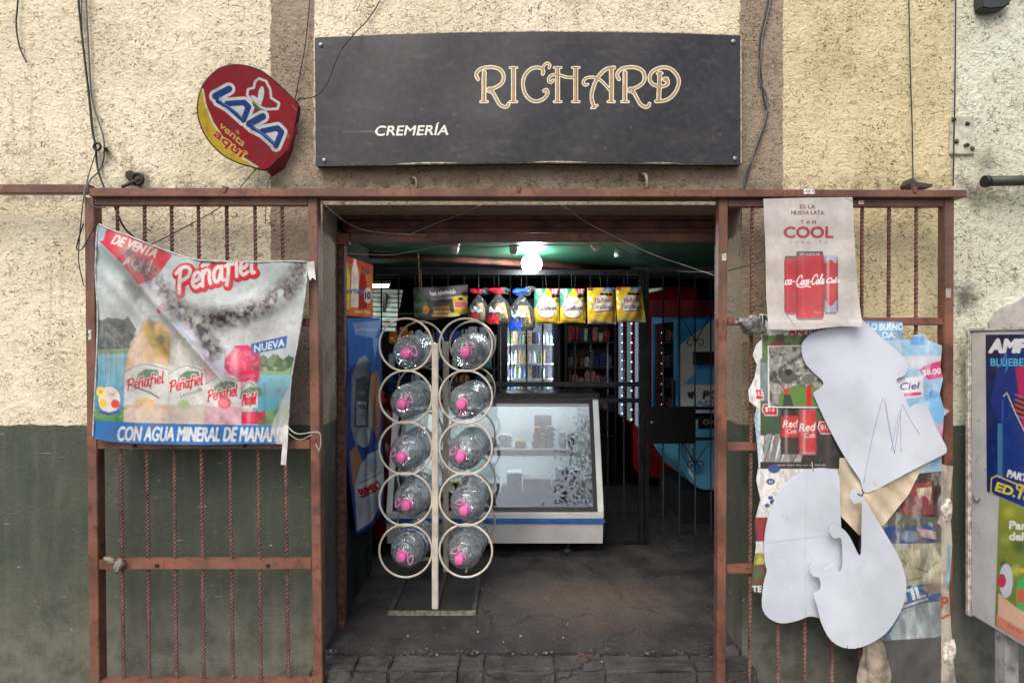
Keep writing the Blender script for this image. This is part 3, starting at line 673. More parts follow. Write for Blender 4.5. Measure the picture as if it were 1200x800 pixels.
part('coil', MB().ring(PX(114, 172, 3.16), .018, .006), BLACK2, cr); part('nail', MB().tube([PX(124, 175, 3.21), PX(124, 175, 3.15)], .01, 8), BLACK2, cr)
bk = thing('bracket', 'rusty flat bracket on the rail under the thin right cable', 'bracket', PX(1075, 216, 3.15))
part('arm', MB().pq([(1066, 215), (1070, 208), (1074, 213), (1093, 216), (1092, 219), (1068, 219)], 3.12, .08), mat('bracket_iron', (70, 62, 54), .6), bk)
pl = thing('wall_plate', 'pale painted metal plate with bolts on the whitish wall', 'plate', PX(1130, 181, 3.2))
part('plate', MB().pq([(1114, 136), (1142, 136), (1143, 181), (1114, 181)], 3.185, .02).bevel(.004), mat('plate_paint', (190, 186, 165), .6, 0, .15, 20, .6, (100, 82, 66), 30), pl)
for x_, y_ in [(1118, 140), (1134, 145), (1132, 170), (1121, 166), (1140, 174)]: part('bolt', crumple(PX(x_, y_, 3.182), .012, .008, .01, int(x_)), mat('bolt_rust', (70, 56, 48), .8), pl)
pp = thing('wall_pipe', 'short dark green pipe end sticking out at the right edge of the wall', 'pipe', PX(1180, 213, 3.1))
part('tube', MB().tube([PX(1157, 212.5, 3.12), PX(1240, 211, 3.12)], .026, 14), mat('pipe_green', (48, 56, 50), .5), pp); part('cap', MB().tube([PX(1153, 212.7, 3.12), PX(1158, 212.5, 3.12)], .03, 14), BLACK2, pp)
lm = thing('wall_lamp', 'dark lamp housing cut by the top edge above the pale wall', 'lamp', PX(1168, 10, 3.15))
part('hood', MB().pq([(1149, -30), (1188, -30), (1186, 2), (1178, 9), (1160, 11), (1151, 9)], 3.14, .06).bevel(.008), mat('lamp_dark', (52, 54, 52), .6), lm)
# soot and bare-plaster patches on the wall at right (built as thin skins of plaster)
bp = [(1163, 392), (1158, 378), (1166, 366), (1180, 358), (1192, 354), (1200, 348), (1230, 344), (1230, 396)]
solo('plaster_patch', MB().pq(bp, 3.193, .008), mat('patch_cement', (172, 166, 158), .9, 0, .12, 12, .3, (120, 112, 104), 20, .5, 50), 'smooth grey cement patch on the wall above the drinks lightbox', 'plaster patch')
# ------------------------------------------------------------------ black signboard over the door
def zm(x0, y0, k, pts): return [(x0 + x * k, y0 + y * k) for x, y in pts]
sg = thing('signboard', 'wide black shop signboard lettered in gold and white above the doorway', 'sign', PX(619, 193, 3.13))
SD = 3.13
def sgd(x, y): return SD - .012 * np.sin(np.clip((x - 369) / 499, 0, 1) * np.pi) + .003 * np.sin(x * .045 + y * .02)
cv = Cv(366, 34, 871, 198, 1.6, (43, 43, 46))
cv.mott(.12, 5, 4); cv.grime(.28, 4, 8, (84, 80, 76), .5, .8); cv.grime(.2, 30, 9, (100, 96, 90), .64, .74)
cv.stroke([(400, 154), (439, 154), (470, 153)], 1.2, (96, 98, 102), .8); cv.stroke([(372, 120), (500, 128), (640, 124)], 40, (72, 74, 80), .3, 40)  # wide soft stroke paints a sky sheen across the board's left half
for i in range(70):
    x, y = random.uniform(372, 866), random.uniform(46, 190); cv.stroke([(x, y), (x + random.uniform(-1, 1), y + random.uniform(-1, 1))], random.uniform(.5, .9), (130, 126, 120), .6)
TOP = [(369, 45), (450, 41), (540, 38.5), (620, 37.5), (720, 38), (800, 39.5), (867.5, 42)]; BOT = [(370, 194), (450, 192.5), (540, 191), (620, 190), (720, 190.5), (800, 191.5), (868, 192.5)]
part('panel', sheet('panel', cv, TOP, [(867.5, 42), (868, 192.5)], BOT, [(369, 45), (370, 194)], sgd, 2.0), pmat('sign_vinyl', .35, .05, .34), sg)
ed = [PX(x, y, float(sgd(x, y)) + .008) for x, y in TOP + BOT[::-1]]
part('frame', MB().tube(ed, .0075, 6, closed=True), mat('sign_edge', (168, 160, 138), .6, 0, .3, 40, .6, (70, 62, 52), 30), sg)
part('backing', MB().prism([PX(x, y, SD + .02) for x, y in TOP + BOT[::-1]], (0, .05, 0)), mat('backing_dark', (60, 56, 50), .8), sg)
for x, y in [(376, 53), (380, 188), (859, 49), (861, 186)]:
    mm = MB(); mm.lathe([(0, 0), (.012, 0), (.012, .004), (.006, .008), (0, .008)], 12, Matrix.Translation(PX(x, y, float(sgd(x, y)) - .001)) @ Matrix.Rotation(math.pi / 2, 4, 'X')); part('screw', mm, GREY, sg)
cv = Cv(550, 63, 806, 136, 4)
Rg = [([(82, 96), (81, 175), (80, 252)], 22), ([(62, 256), (100, 256)], 11), ([(48, 132), (38, 112), (45, 90), (70, 72), (110, 66), (150, 70), (180, 90), (190, 122), (180, 152), (150, 175), (108, 190)], 17), ([(100, 190), (108, 180), (122, 182), (128, 194), (118, 204), (104, 200), (100, 190)], 9), ([(124, 195), (145, 232), (165, 268), (190, 284), (208, 282), (216, 268)], 17)]
Ig = [([(243, 72), (243, 252)], 22), ([(225, 68), (262, 68)], 11), ([(225, 256), (262, 256)], 11)]
Cg = [([(405, 102), (408, 88), (396, 72), (365, 67), (330, 82), (303, 118), (296, 160), (306, 208), (335, 244), (375, 254), (412, 238), (432, 210), (426, 192), (412, 196)], 17), ([(404, 78), (412, 56), (430, 43), (444, 54), (440, 70)], 12)]
Hg = [([(487, 72), (487, 250)], 22), ([(587, 72), (587, 250)], 22), ([(468, 68), (506, 68)], 11), ([(568, 68), (606, 68)], 11), ([(468, 256), (506, 256)], 11), ([(568, 256), (606, 256)], 11), ([(462, 136), (452, 150), (438, 144), (440, 122), (462, 108), (500, 110), (540, 122), (587, 122)], 13)]
Ag = [([(690, 286), (674, 236), (685, 172), (712, 118), (752, 78), (798, 68)], 18), ([(784, 75), (783, 250)], 22), ([(765, 256), (800, 256)], 11), ([(652, 160), (636, 164), (628, 148), (645, 126), (688, 122), (732, 145), (772, 190)], 13), ([(674, 290), (706, 276)], 11)]
R2 = [([(x + 777, y) for x, y in p], w_) for p, w_ in Rg]
Dg = [([(1050, 98), (1045, 245)], 22), ([(1094, 143), (1088, 128), (1074, 134), (1096, 148), (1084, 166), (1050, 172), (1010, 158), (994, 128), (1008, 92), (1055, 68), (1108, 74), (1148, 116), (1154, 160), (1130, 212), (1088, 246), (1030, 254)], 17), ([(1036, 102), (1064, 98)], 10)]
import itertools
allg = [(zm(550, 65, .2125, p), w_ * .2125) for p, w_ in itertools.chain(Rg, Ig, Cg, Hg, Ag, R2, Dg)]
allg = [([(x_, y_) for x_, y_, _ in smooth([(a, b_, 0) for a, b_ in p], 4)] if len(p) > 3 else p, w_) for p, w_ in allg]
for p, w_ in allg: cv.stroke(p, w_ + 1.3, (232, 222, 190))
for p, w_ in allg: cv.stroke(p, max(.9, w_ - 1.2), (136, 104, 66))
for p, w_ in allg:
    if w_ > 3.4: cv.stroke([(x_ - .35, y_) for x_, y_ in p], .7, (206, 186, 146), .8)
full = lambda x0, y0, x1, y1: ([(x0, y0), (x1, y0)], [(x1, y0), (x1, y1)], [(x0, y1), (x1, y1)], [(x0, y0), (x0, y1)])
lift = lambda f, e: (lambda x, y: f(x, y) - e)
part('lettering', sheet('lettering', cv, *full(552, 66, 803, 134), lift(sgd, .002), .45, True), PLATE, sg, 'gold outlined RICHARD lettering')
cv = Cv(430, 138, 535, 170, 4); cv.text('CREMERÍA', 482, 158.5, 11.3, (226, 228, 214), .03, rot=-.012, shear=.2, width=86)
part('lettering', sheet('lettering', cv, *full(434, 140, 531, 166), lift(sgd, .002), .45, True), PLATE, sg, 'small white CREMERÍA lettering')
# ------------------------------------------------------------------ oval dairy sign sticking out at an angle
oz = lambda pts: zm(225, 70, .175, pts)
OUT = oz([(700, 290), (600, 190), (480, 90), (380, 50), (280, 38), (180, 65), (90, 150), (55, 230), (40, 330), (58, 430), (108, 530), (190, 620), (290, 680), (400, 715), (490, 735), (560, 680), (640, 600), (674, 500), (690, 430), (710, 320)])
OUTS = [(a, b_) for a, b_, _ in smooth([(x, y, 0) for x, y in OUT + OUT[:1]], 4)][:-1]
A_, B_ = np.array((348., 122.)), np.array((313., 204.)); tt = (B_ - A_) / np.hypot(*(B_ - A_)); nn = np.array((-tt[1], tt[0]))
if nn[0] > 0: nn = -nn
def lad(x, y): return 3.12 - .0019 * ((x - A_[0]) * nn[0] + (y - A_[1]) * nn[1])
cv = Cv(228, 70, 354, 206, 4)
cv.poly(OUTS, (158, 28, 40)); cv.mott(.1, 6, 3)
cv.poly(oz([(30, 160), (78, 200), (96, 300), (145, 420), (220, 530), (310, 630), (450, 720), (300, 740), (180, 660), (60, 520), (20, 350)]), (236, 226, 190))
cv.poly(oz([(30, 160), (66, 208), (86, 310), (132, 425), (208, 540), (300, 645), (430, 722), (300, 740), (180, 660), (60, 520), (20, 350)]), (216, 184, 52))
L = [([(246, 198), (158, 245)], 42), ([(158, 245), (172, 282), (240, 318), (330, 398)], 22), ([(236, 296), (348, 288), (378, 318), (345, 405)], 34),
     ([(472, 382), (385, 430)], 42), ([(385, 430), (402, 458), (470, 492), (545, 560)], 22), ([(472, 478), (572, 458), (600, 486), (562, 578)], 34)]
for p, w_ in L: cv.stroke(oz(p), (w_ + 46) * .175, (226, 226, 222))
BF = [(450, 135), (490, 150), (515, 200), (522, 262), (575, 295), (568, 322), (500, 325), (465, 312), (415, 290), (378, 235), (382, 205), (420, 195), (430, 150)]
cv.stroke(oz(BF + BF[:1]), 5.6, (226, 226, 222)); cv.poly(oz(BF), (160, 30, 46))
cv.ell(*oz([(462, 235)])[0], 3.4, 10, (230, 228, 222), .12); cv.ell(*oz([(430, 272)])[0], 2.8, 8, (230, 228, 222), -.85)
cv.poly(oz([(400, 282), (430, 300), (474, 342), (430, 330), (408, 308)]), (40, 120, 64))
for p, w_ in L: cv.stroke(oz(p), w_ * .2, (24, 66, 134))
for p in ([(180, 245), (200, 285), (300, 350), (335, 390)], [(405, 430), (430, 465), (520, 530), (548, 560)]): cv.stroke(oz(p), 1.3, (90, 150, 206), .8)
for p in ([(300, 330), (335, 330), (330, 372)], [(520, 500), (556, 500), (548, 540)]): cv.poly(oz(p), (226, 226, 222))
r_ = math.radians(40)
cv.out('de', *oz([(300, 492)])[0], 4.2, (226, 190, 110), (150, 30, 40), .05, rot=r_)
cv.out('venta', *oz([(258, 516)])[0], 8.0, (226, 186, 96), (140, 26, 36), .05, rot=r_, width=37)
cv.out('aquí', *oz([(236, 584)])[0], 9.4, (178, 32, 40), (236, 196, 92), .09, rot=r_, width=43, bold=.035)
cv.ell(*oz([(645, 515)])[0], 2, 2.6, (190, 90, 90)); cv.stroke(oz([(670, 305), (700, 340)]), 1, (190, 120, 120), .7)
cv.grime(.3, 8, 5, (90, 60, 50), .56, .75); cv.clip(OUTS)
ls = thing('dairy_sign', 'red oval dairy sign with blue lettering jutting askew from the wall', 'sign', PX(332, 206, 3.17))
part('face', sheet('face', cv, *full(229, 71, 353, 205), lad, .5, True), pmat('sign_enamel', .3, .02), ls)
def loopdepth(e): return [PX(x, y, float(lad(x, y)) + e) for x, y in OUTS]
part('back_plate', MB().prism(loopdepth(.006), (.004, .03, 0)), mat('sign_back', (70, 30, 30), .6), ls)
part('rim', MB().tube(loopdepth(.010), .0065, 6, closed=True), mat('sign_rim', (64, 40, 36), .5, 0, .3, 40), ls)
part('flange', MB().prism([PX(311, 199, 3.125), PX(337, 175, 3.14), PX(348, 144, 3.135), PX(341, 178, 3.19), PX(332, 197, 3.19), PX(318, 206.5, 3.19)], (.006, .004, 0)), mat('sign_flange', (122, 26, 34), .4), ls)
# ------------------------------------------------------------------ drinks banner tied across the left gate
def fold(x, y):                                       # pocket fold running down to the right, sag between the two upper corners, soft ripples
    x1, y1, x2, y2 = 118, 280, 262, 447; L_ = math.hypot(x2 - x1, y2 - y1)
    s = ((x - x1) * (x2 - x1) + (y - y1) * (y2 - y1)) / L_; n = ((x - x1) * -(y2 - y1) + (y - y1) * (x2 - x1)) / L_   # n > 0 below left
    f = np.clip(s / 30, 0, 1) * np.clip((L_ + 12 - s) / 40, 0, 1)
    lip = np.where(n > 0, np.exp(-(n / 5.0) ** 2), np.exp(-(n / 20.0) ** 2)) * f
    sag = np.exp(-(((y - (338 + 26 * (1 - ((x - 270) / 90.) ** 2))) / 15.) ** 2)) * np.clip((x - 185) / 40, 0, 1) * np.clip((358 - x) / 30, 0, 1)
    groove = np.exp(-((n + 30) / 12.) ** 2) * f
    rip = .004 * np.sin(x * .11 + y * .05) + .005 * np.sin(x * .05 - y * .09 + 1) + .003 * np.sin(n * .32) * np.exp(-((n - 24) / 22.) ** 2)
    return 2.965 - .05 * lip - .02 * sag + .012 * groove - rip - .01 * np.exp(-((x - 300) ** 2 + (y - 430) ** 2) / 1800.)
cv = Cv(105, 255, 368, 526, 3, (196, 204, 202))
cv.vgrad(105, 255, 368, 400, (180, 200, 200), (206, 206, 202))
def ramble(x0, x1, y, amp, seed, n=14):
    r = random.Random(seed); return [(x0 + (x1 - x0) * i / n, y + r.uniform(-amp, amp)) for i in range(n + 1)]
# left lake view
cv.vgrad(108, 405, 175, 480, (150, 192, 204), (84, 152, 178)); cv.poly([(108, 408), (176, 405), (176, 414), (108, 416)], (132, 152, 120))
cv.poly([(108, 376)] + ramble(112, 150, 373, 3, 1, 8) + [(160, 386), (150, 408), (108, 410)], (104, 110, 108)); cv.poly(ramble(112, 160, 392, 5, 2, 8) + [(150, 406), (110, 406)], (78, 86, 86), .7)
cv.poly([(108, 472)] + ramble(110, 148, 480, 2, 5, 6) + [(148, 500), (108, 500)], (112, 158, 104)); cv.poly([(108, 484)] + ramble(110, 148, 488, 2, 6, 6) + [(148, 500), (108, 500)], (84, 140, 84), .8)
for i in range(16): x = random.uniform(112, 146); cv.stroke([(x, 414), (x, random.uniform(430, 455))], 1.2, (176, 206, 214), .5)
# right lake view
cv.vgrad(296, 425, 350, 492, (150, 198, 208), (92, 160, 184)); cv.poly(ramble(296, 350, 418, 4, 8, 9) + [(350, 436), (296, 434)], (110, 128, 104)); cv.poly(ramble(296, 350, 431, 2, 9, 8) + [(350, 440), (296, 438)], (140, 166, 128))
cv.poly([(312, 480), (345, 476), (345, 500), (300, 500)], (118, 158, 112))
# bottles
cv.poly([(146, 497), (145, 440), (150, 412), (164, 388), (170, 376), (192, 378), (198, 390), (198, 497)], (226, 196, 168)); cv.poly([(166, 384), (176, 376), (200, 392), (200, 424), (182, 416)], (204, 180, 118), .8)
cv.poly([(197, 497), (196, 430), (202, 398), (214, 382), (232, 402), (242, 425), (242, 497)], (206, 206, 196)); cv.poly([(241, 497), (240, 426), (252, 440), (285, 447), (285, 497)], (228, 190, 194))
cv.poly([(262, 446), (264, 420), (276, 405), (290, 404), (303, 412), (306, 430), (302, 448)], (214, 82, 112)); cv.ell(282, 424, 14, 12, (232, 120, 146), 0, .5, .6); cv.rect(283, 482, 311, 497, (206, 66, 98)); cv.poly([(300, 480), (314, 492), (312, 497), (298, 497)], (150, 44, 60), .8)
for o_ in ([(145, 440), (150, 412), (164, 388), (170, 376), (192, 378)], [(196, 430), (202, 398), (214, 382), (232, 402), (242, 425)], [(240, 426), (252, 440), (285, 447)], [(262, 446), (264, 420), (276, 405), (290, 404), (303, 412), (306, 430)]): cv.stroke(o_, 1.5, (120, 104, 92), .55, 1.2)
cv.stroke([(152, 430), (156, 408), (168, 390)], 3, (246, 236, 224), .7, 2); cv.stroke([(206, 428), (210, 402), (217, 390)], 3, (240, 242, 238), .7, 2); cv.stroke([(270, 440), (272, 420), (280, 410)], 3, (246, 186, 200), .8, 2)
def lab(x0, y0, x1, y1, tilt, txtw, seed):
    cx = (x0 + x1) / 2
    cv.poly([(x0, y0 + 10), (x0 + (x1 - x0) * .25, y0 + 1), (cx, y0 - 2), (x1 - (x1 - x0) * .2, y0), (x1, y0 + 6), (x1, y1), (x0, y1)], (232, 232, 226)); cv.stroke([(x0, y0 + 10), (x0 + (x1 - x0) * .3, y0 + 2), (cx, y0), (x1, y0 + 7)], 1.2, (120, 126, 120), .8)
    cv.poly([(cx - 10, y0 + 12), (cx, y0 + 6), (cx + 13, y0 + 7), (cx + 16, y0 + 16), (cx, y0 + 20), (cx - 12, y0 + 20)], (78, 126, 92), .9)
    cv.script('peñafiel', cx - 1, y0 + 27, 12.5, txtw * .86, (202, 48, 72), 1.9, tilt, .28, (240, 236, 230), .9)
cv.rect(145, 470, 197, 478, (214, 196, 176)); lab(146, 426, 197, 474, -.22, 50, 1); lab(198, 428, 241, 474, -.24, 45, 2); lab(241, 440, 282, 476, -.2, 40, 3); lab(283, 447, 302, 478, -.15, 18, 4)
cv.text('Limonada', 224, 462, 5, (60, 110, 80), .01, rot=-.3, shear=.3); cv.text('Toronja', 266, 465, 4.5, (200, 80, 100), .01, rot=-.25, shear=.3)
cv.ell(215, 474, 7, 6, (190, 206, 160)); cv.ell(263, 472, 8, 7, (224, 110, 130)); cv.ell(263, 472, 5.5, 4.6, (236, 150, 160)); cv.ell(170, 472, 12, 6, (236, 206, 170))
cv.rect(145, 479, 240, 496, (224, 208, 196), .75); cv.rect(240, 479, 283, 496, (226, 190, 196), .8)
cv.tex([(108, 374), (162, 380), (152, 408), (108, 410)], (58, 64, 62), .8, 40, .48, .56, 3); cv.tex([(108, 374), (162, 380), (152, 408), (108, 410)], (150, 154, 148), .5, 55, .56, .62, 4); cv.tex(ramble(296, 350, 418, 3, 8, 9) + [(350, 436), (296, 434)], (62, 84, 60), .8, 45, .48, .55, 5); cv.tex([(108, 474), (148, 476), (148, 500), (108, 500)], (56, 110, 60), .7, 50, .48, .56, 6); cv.tex([(312, 480), (345, 476), (345, 500), (300, 500)], (66, 110, 66), .7, 50, .48, .56, 7)
cv.hshade(145, 395, 198, 426, .25, .3); cv.hshade(198, 400, 242, 428, .22, .3); cv.hshade(263, 408, 305, 446, .4, .35); cv.hshade(146, 432, 197, 496, .16, .12); cv.hshade(198, 432, 241, 496, .18, .12); cv.hshade(242, 444, 283, 496, .18, .12); cv.hshade(283, 449, 311, 497, .3, .2); cv.tex([(263, 408), (303, 412), (305, 446), (263, 446)], (236, 150, 170), .5, 50, .5, .58, 8)
# badge
cv.ell(128, 469, 14.5, 17.5, (92, 128, 170)); cv.ell(128, 468, 13, 15.5, (222, 216, 206)); cv.ell(118, 459, 5, 6, (240, 226, 120)); cv.ell(118, 459, 2.2, 2.4, (230, 160, 60)); cv.ell(121, 472, 4, 5, (230, 196, 70)); cv.ell(135, 473, 5, 5, (206, 70, 70)); cv.text('100', 131, 464, 4, (214, 90, 90), .03); cv.stroke([(117, 482), (128, 485), (139, 482)], 4, (70, 90, 150))
# large name
cv.script('peñafiel', 255, 333, 27, 92, (236, 230, 224), 4.4, -.26, .24, (176, 36, 58), 3.6); cv.script('peñafiel', 253.6, 331.4, 27, 92, (236, 230, 224), 4.0, -.26, .24, (204, 50, 72), 2.6)
# red corner ribbon, greeting
cv.poly([(125, 266), (150, 274), (175, 286), (202, 299), (184, 324), (163, 334), (140, 306), (116, 282)], (196, 58, 76)); cv.poly([(116, 262), (125, 268), (121, 282), (114, 282)], (176, 196, 200))
cv.text('DE VENTA', 130, 285, 11.5, (238, 228, 224), .03, rot=.32, shear=.25, width=54, align='l'); cv.text('AQUÍ', 143, 311, 11, (232, 220, 216), .03, rot=.22, shear=.1, width=33, align='l')
# second red corner showing on the fold, and a highlight painted along the fold's lip
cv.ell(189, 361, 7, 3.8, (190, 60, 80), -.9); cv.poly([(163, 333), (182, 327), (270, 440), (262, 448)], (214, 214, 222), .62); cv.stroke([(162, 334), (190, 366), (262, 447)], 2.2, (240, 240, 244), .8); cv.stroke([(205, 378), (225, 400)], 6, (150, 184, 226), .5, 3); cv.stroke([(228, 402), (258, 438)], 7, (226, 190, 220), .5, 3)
# tag
cv.poly([(294, 403), (337, 393), (335, 407), (296, 415)], (58, 106, 164)); cv.text('NUEVA', 315.5, 409, 8.6, (230, 234, 238), .03, rot=-.2, shear=.25, width=36)
# bottom band
cv.poly([(105, 492), (160, 495), (240, 497), (310, 498), (345, 497), (345, 526), (105, 526)], (64, 118, 176)); cv.text('CON AGUA MINERAL DE MANANTIAL', 137, 516, 16.5, (232, 236, 238), .03, rot=.006, shear=.14, width=213, align='l')
cv.poly([(318, 500), (330, 470), (345, 440), (350, 526), (326, 526)], (206, 208, 204), .75); cv.stroke([(332, 440), (322, 518)], 1.5, (170, 172, 170), .7)
cv.fade(.05, (186, 182, 176)); cv.c *= .8; g_ = cv.c.mean(2, keepdims=True); cv.c = np.clip(g_ + (cv.c - g_) * 1.35, 0, 1); cv.mott(.09, 18, 6)
# real dirt that has collected in the pocket
n1 = vnoise(cv.h, cv.w, 26, 5, 21); n2 = vnoise(cv.h, cv.w, 74, 4, 22); Xg = cv.X[None]; Yg = cv.Y[:, None]
def band(pts, w_, soft): 
    D = np.full((cv.h, cv.w), 1e9); p = np.array(pts, float)
    for P_, Q_ in zip(p, p[1:]):
        d = Q_ - P_; t = np.clip(((Xg - P_[0]) * d[0] + (Yg - P_[1]) * d[1]) / (d @ d), 0, 1); D = np.minimum(D, np.hypot(Xg - P_[0] - t * d[0], Yg - P_[1] - t * d[1]))
    return np.clip((w_ - D) / soft, 0, 1)
pocket = np.maximum(band([(205, 362), (235, 376), (275, 372), (310, 358), (340, 335), (352, 315)], 17, 14), band([(150, 300), (178, 324), (205, 356), (236, 384), (250, 410)], 15, 12))
pocket *= np.clip((n1 - .30) * 5, 0, 1) * .8 + .15
cv.put((slice(None), slice(None)), pocket, (76, 66, 58), .95); cv.put((slice(None), slice(None)), pocket * np.clip((.5 - n2) * 14, 0, 1), (34, 30, 28), .9); cv.put((slice(None), slice(None)), pocket * np.clip((n2 - .58) * 20, 0, 1), (150, 142, 134), .7)
for pts, w_, a in [([(150, 330), (176, 372), (196, 410)], 9, .55), ([(160, 350), (190, 400)], 6, .4), ([(232, 300), (252, 306)], 5, .8), ([(212, 296), (262, 305)], 3, .5), ([(236, 385), (246, 420)], 6, .6), ([(150, 450), (176, 460), (186, 466)], 1.4, .9), ([(310, 505), (322, 512)], 6, .4)]:
    b_ = band(pts, w_, w_ * .8) * (np.clip((n1 - .3) * 4, 0, 1) if w_ > 2 else 1); cv.put((slice(None), slice(None)), b_, (72, 66, 62), a)
cv.grime(.35, 7, 31, (120, 112, 104), .5, .75); cv.grime(.25, 30, 32, (88, 82, 76), .6, .75)
bn = thing('drinks_banner', 'dirty torn soft drink banner sagging in front of the left gate', 'banner', PX(225, 520, 2.97))
BTOP = [(115, 262), (129, 269), (150, 276), (174, 286), (204, 297), (230, 304.5), (262, 306.5), (305, 307), (335, 306), (361, 307)]
BRT = [(361, 307), (358, 340), (352, 385), (342, 440), (338, 490), (334, 520)]; BBO = [(109, 514), (135, 518), (160, 519.5), (192, 520.5), (240, 521), (290, 520), (334, 520)]; BLE = [(115, 262), (113, 284), (112, 320), (114.5, 360), (114, 400), (112, 450), (110, 490), (109, 514)]
part('cloth', sheet('cloth', cv, BTOP, BRT, BBO, BLE, fold, .75), VINYL, bn)
hm = lambda E, e: smooth([PX(x, y, float(fold(np.float64(x), np.float64(y))) - e) for x, y in E], 3)
part('hem', MB().tube(hm(BTOP, .001), .0045, 6), mat('hem_vinyl', (176, 178, 174), .5, 0, .2, 40, .5, (92, 86, 80), 30), bn); part('hem', MB().tube(hm(BLE, .001), .0045, 6), mat('hem_vinyl', (176, 178, 174)), bn); part('hem', MB().tube(hm(BRT, .001), .004, 6), mat('hem_vinyl', (176, 178, 174)), bn)
# ------------------------------------------------------------------ posters pinned to the right gate
cv = Cv(888, 224, 1018, 394, 4, (186, 180, 173)); cv.mott(.06, 5, 9)
cv.text('ES LA', 946.5, 244.6, 4.7, (96, 40, 44), .04, width=18); cv.text('NUEVA LATA', 946.5, 251.6, 4.7, (96, 40, 44), .04, width=38.5)
cv.text('TAN', 947, 262.4, 4.2, (96, 40, 44), .045, track=7); cv.text('COOL', 947.5, 278.4, 12.6, (158, 36, 54), .045, width=57); cv.text('COMO TÚ', 947.5, 285.9, 3.4, (110, 56, 58), .015, track=6.9)
def can(x0, x1, y0, y1, body, lid, silver=False):
    cv.poly([(x0 + 1.5, y0), (x1 - 1.5, y0), (x1, y0 + 5), (x1, y1 - 4), (x1 - 2.5, y1), (x0 + 2.5, y1), (x0, y1 - 4), (x0, y0 + 5)], body)
    if silver: cv.rect(x0, y0 + 2, x1, y0 + 9, (150, 160, 178)); cv.rect(x0, y1 - 16, x1, y1 - 2, (150, 160, 178)); cv.ell((x0 + x1) / 2, (y0 + y1) / 2 - 2, (x1 - x0) / 2, 27, body)
    cv.rect(x0 + 1, y0, x1 - 1, y0 + 2.2, lid); cv.rect(x0 + 2, y1 - 2.4, x1 - 2, y1, (120, 108, 110))
    k = (x1 - x0) / 6
    cv.rect(x0 + .2, y0 + 5, x0 + k * .5, y1 - 4, (104, 14, 28), .55); cv.rect(x1 - k * .6, y0 + 5, x1 - .2, y1 - 4, (110, 16, 30), .45); cv.rect(x0 + k * 1.2, y0 + 6, x0 + k * 2.0, y1 - 5, (214, 74, 84), .3)
def script_cola(cx, cy, w_, col, whole=True):
    h = w_ * .27
    cv.script('cocacola' if whole else 'cola', cx, cy + h * .5, h * 1.25, w_, col, 1.25, -.06, .3)
can(919, 934, 300, 369, (178, 32, 48), (60, 40, 44)); can(965, 982, 299, 368, (178, 34, 50), (160, 164, 172), True); can(932.5, 965.5, 295, 375, (184, 30, 46), (44, 36, 40)); cv.rect(934, 294.5, 964, 299.5, (56, 52, 58)); cv.text('SIN AZÚCAR', 949, 299.2, 2.8, (210, 206, 204), .02, width=24)
script_cola(949, 329, 33, (236, 230, 226)); script_cola(976, 329, 16, (236, 230, 226), False); cv.script('ca', 925, 333.4, 11, 11, (236, 230, 226), 1.2, -.06, .3); cv.text('355 ml', 958, 367, 2, (220, 160, 150), .01)
cv.hshade(965.5, 301, 982, 366, .4, .25); cv.fade(.08, (170, 166, 160)); cv.grime(.25, 6, 41, (140, 132, 122), .5, .8); cv.stroke([(920, 366), (932, 383)], 1, (110, 104, 98), .8); cv.stroke([(990, 232), (999, 236)], 1, (120, 110, 100), .8); cv.rect(888, 378, 1018, 394, (150, 142, 134), .35)
def cok(x, y): return 2.945 - .045 * np.clip((y - 345) / 40, 0, 1) ** 2 * np.clip(1.2 - (x - 900) / 130, 0, 1) - .03 * np.clip((x - 985) / 25, 0, 1) ** 2 * np.clip((y - 330) / 50, 0, 1) + .004 * np.sin(x * .09 + y * .03) + .003 * np.sin(y * .14)
ck = thing('poster', 'grey poster of three red soda cans wired to top of right gate', 'poster', PX(950, 386, 2.95), 'posters on the right gate')
part('sheet', sheet('sheet', cv, [(894.5, 233), (950, 231.5), (999, 231)], [(999, 231), (1002, 290), (1005, 340), (1011, 383)], [(900.5, 386), (925, 387), (950, 386), (985, 382), (1011, 383)], [(894.5, 233), (897, 290), (898, 350), (900.5, 386)], cok, .5), PAPER, ck)
# red cola card with wavy left edge
cv = Cv(870, 368, 1000, 700, 4, (224, 224, 220))
cv.rect(892, 393, 990, 420, (92, 128, 66)); cv.grime(.9, 24, 50, (44, 72, 40), .45, .6); cv.poly([(870, 366), (1000, 366), (1000, 391), (930, 391), (893, 392), (893, 545), (888, 545), (870, 560)], (226, 226, 222))
cv.vgrad(891, 420, 990, 510, (88, 120, 84), (34, 74, 48)); cv.poly([(892, 425), (900, 425), (900, 470), (892, 470)], (120, 140, 150)); cv.text('iN', 891, 380, 11, (36, 36, 38), .05, align='l')
cv.text('ANTICRUDA', 924, 393, 9, (200, 34, 44), .05, align='l', width=76)
for k in range(14): x = 893 + k * 7.2; cv.poly([(x, 546), (x + 7, 546), (x + 12 + k * 2, 508), (x + 6 + k * 2, 508)], [(150, 146, 140), (128, 124, 120), (164, 160, 154)][k % 3])
for k in range(5): cv.stroke([(894 + k * 16, 548), (906 + k * 20, 508)], 1, (60, 58, 56))
cv.poly([(950, 500), (968, 488), (992, 510), (992, 549), (936, 549)], (26, 22, 24)); cv.rect(891, 541, 992, 550, (24, 22, 24)); cv.text('pídela bien fría en tu tienda', 938, 545.6, 2.2, (200, 198, 196), .0, width=60)
cv.poly([(915, 532), (914, 488), (918, 478), (921, 455), (929, 455), (932, 478), (936, 488), (936, 532)], (44, 22, 22)); cv.rect(915, 487, 936, 512, (204, 34, 42)); cv.rect(922, 449, 929, 458, (200, 60, 60)); cv.rect(921, 460, 930, 466, (170, 190, 180))
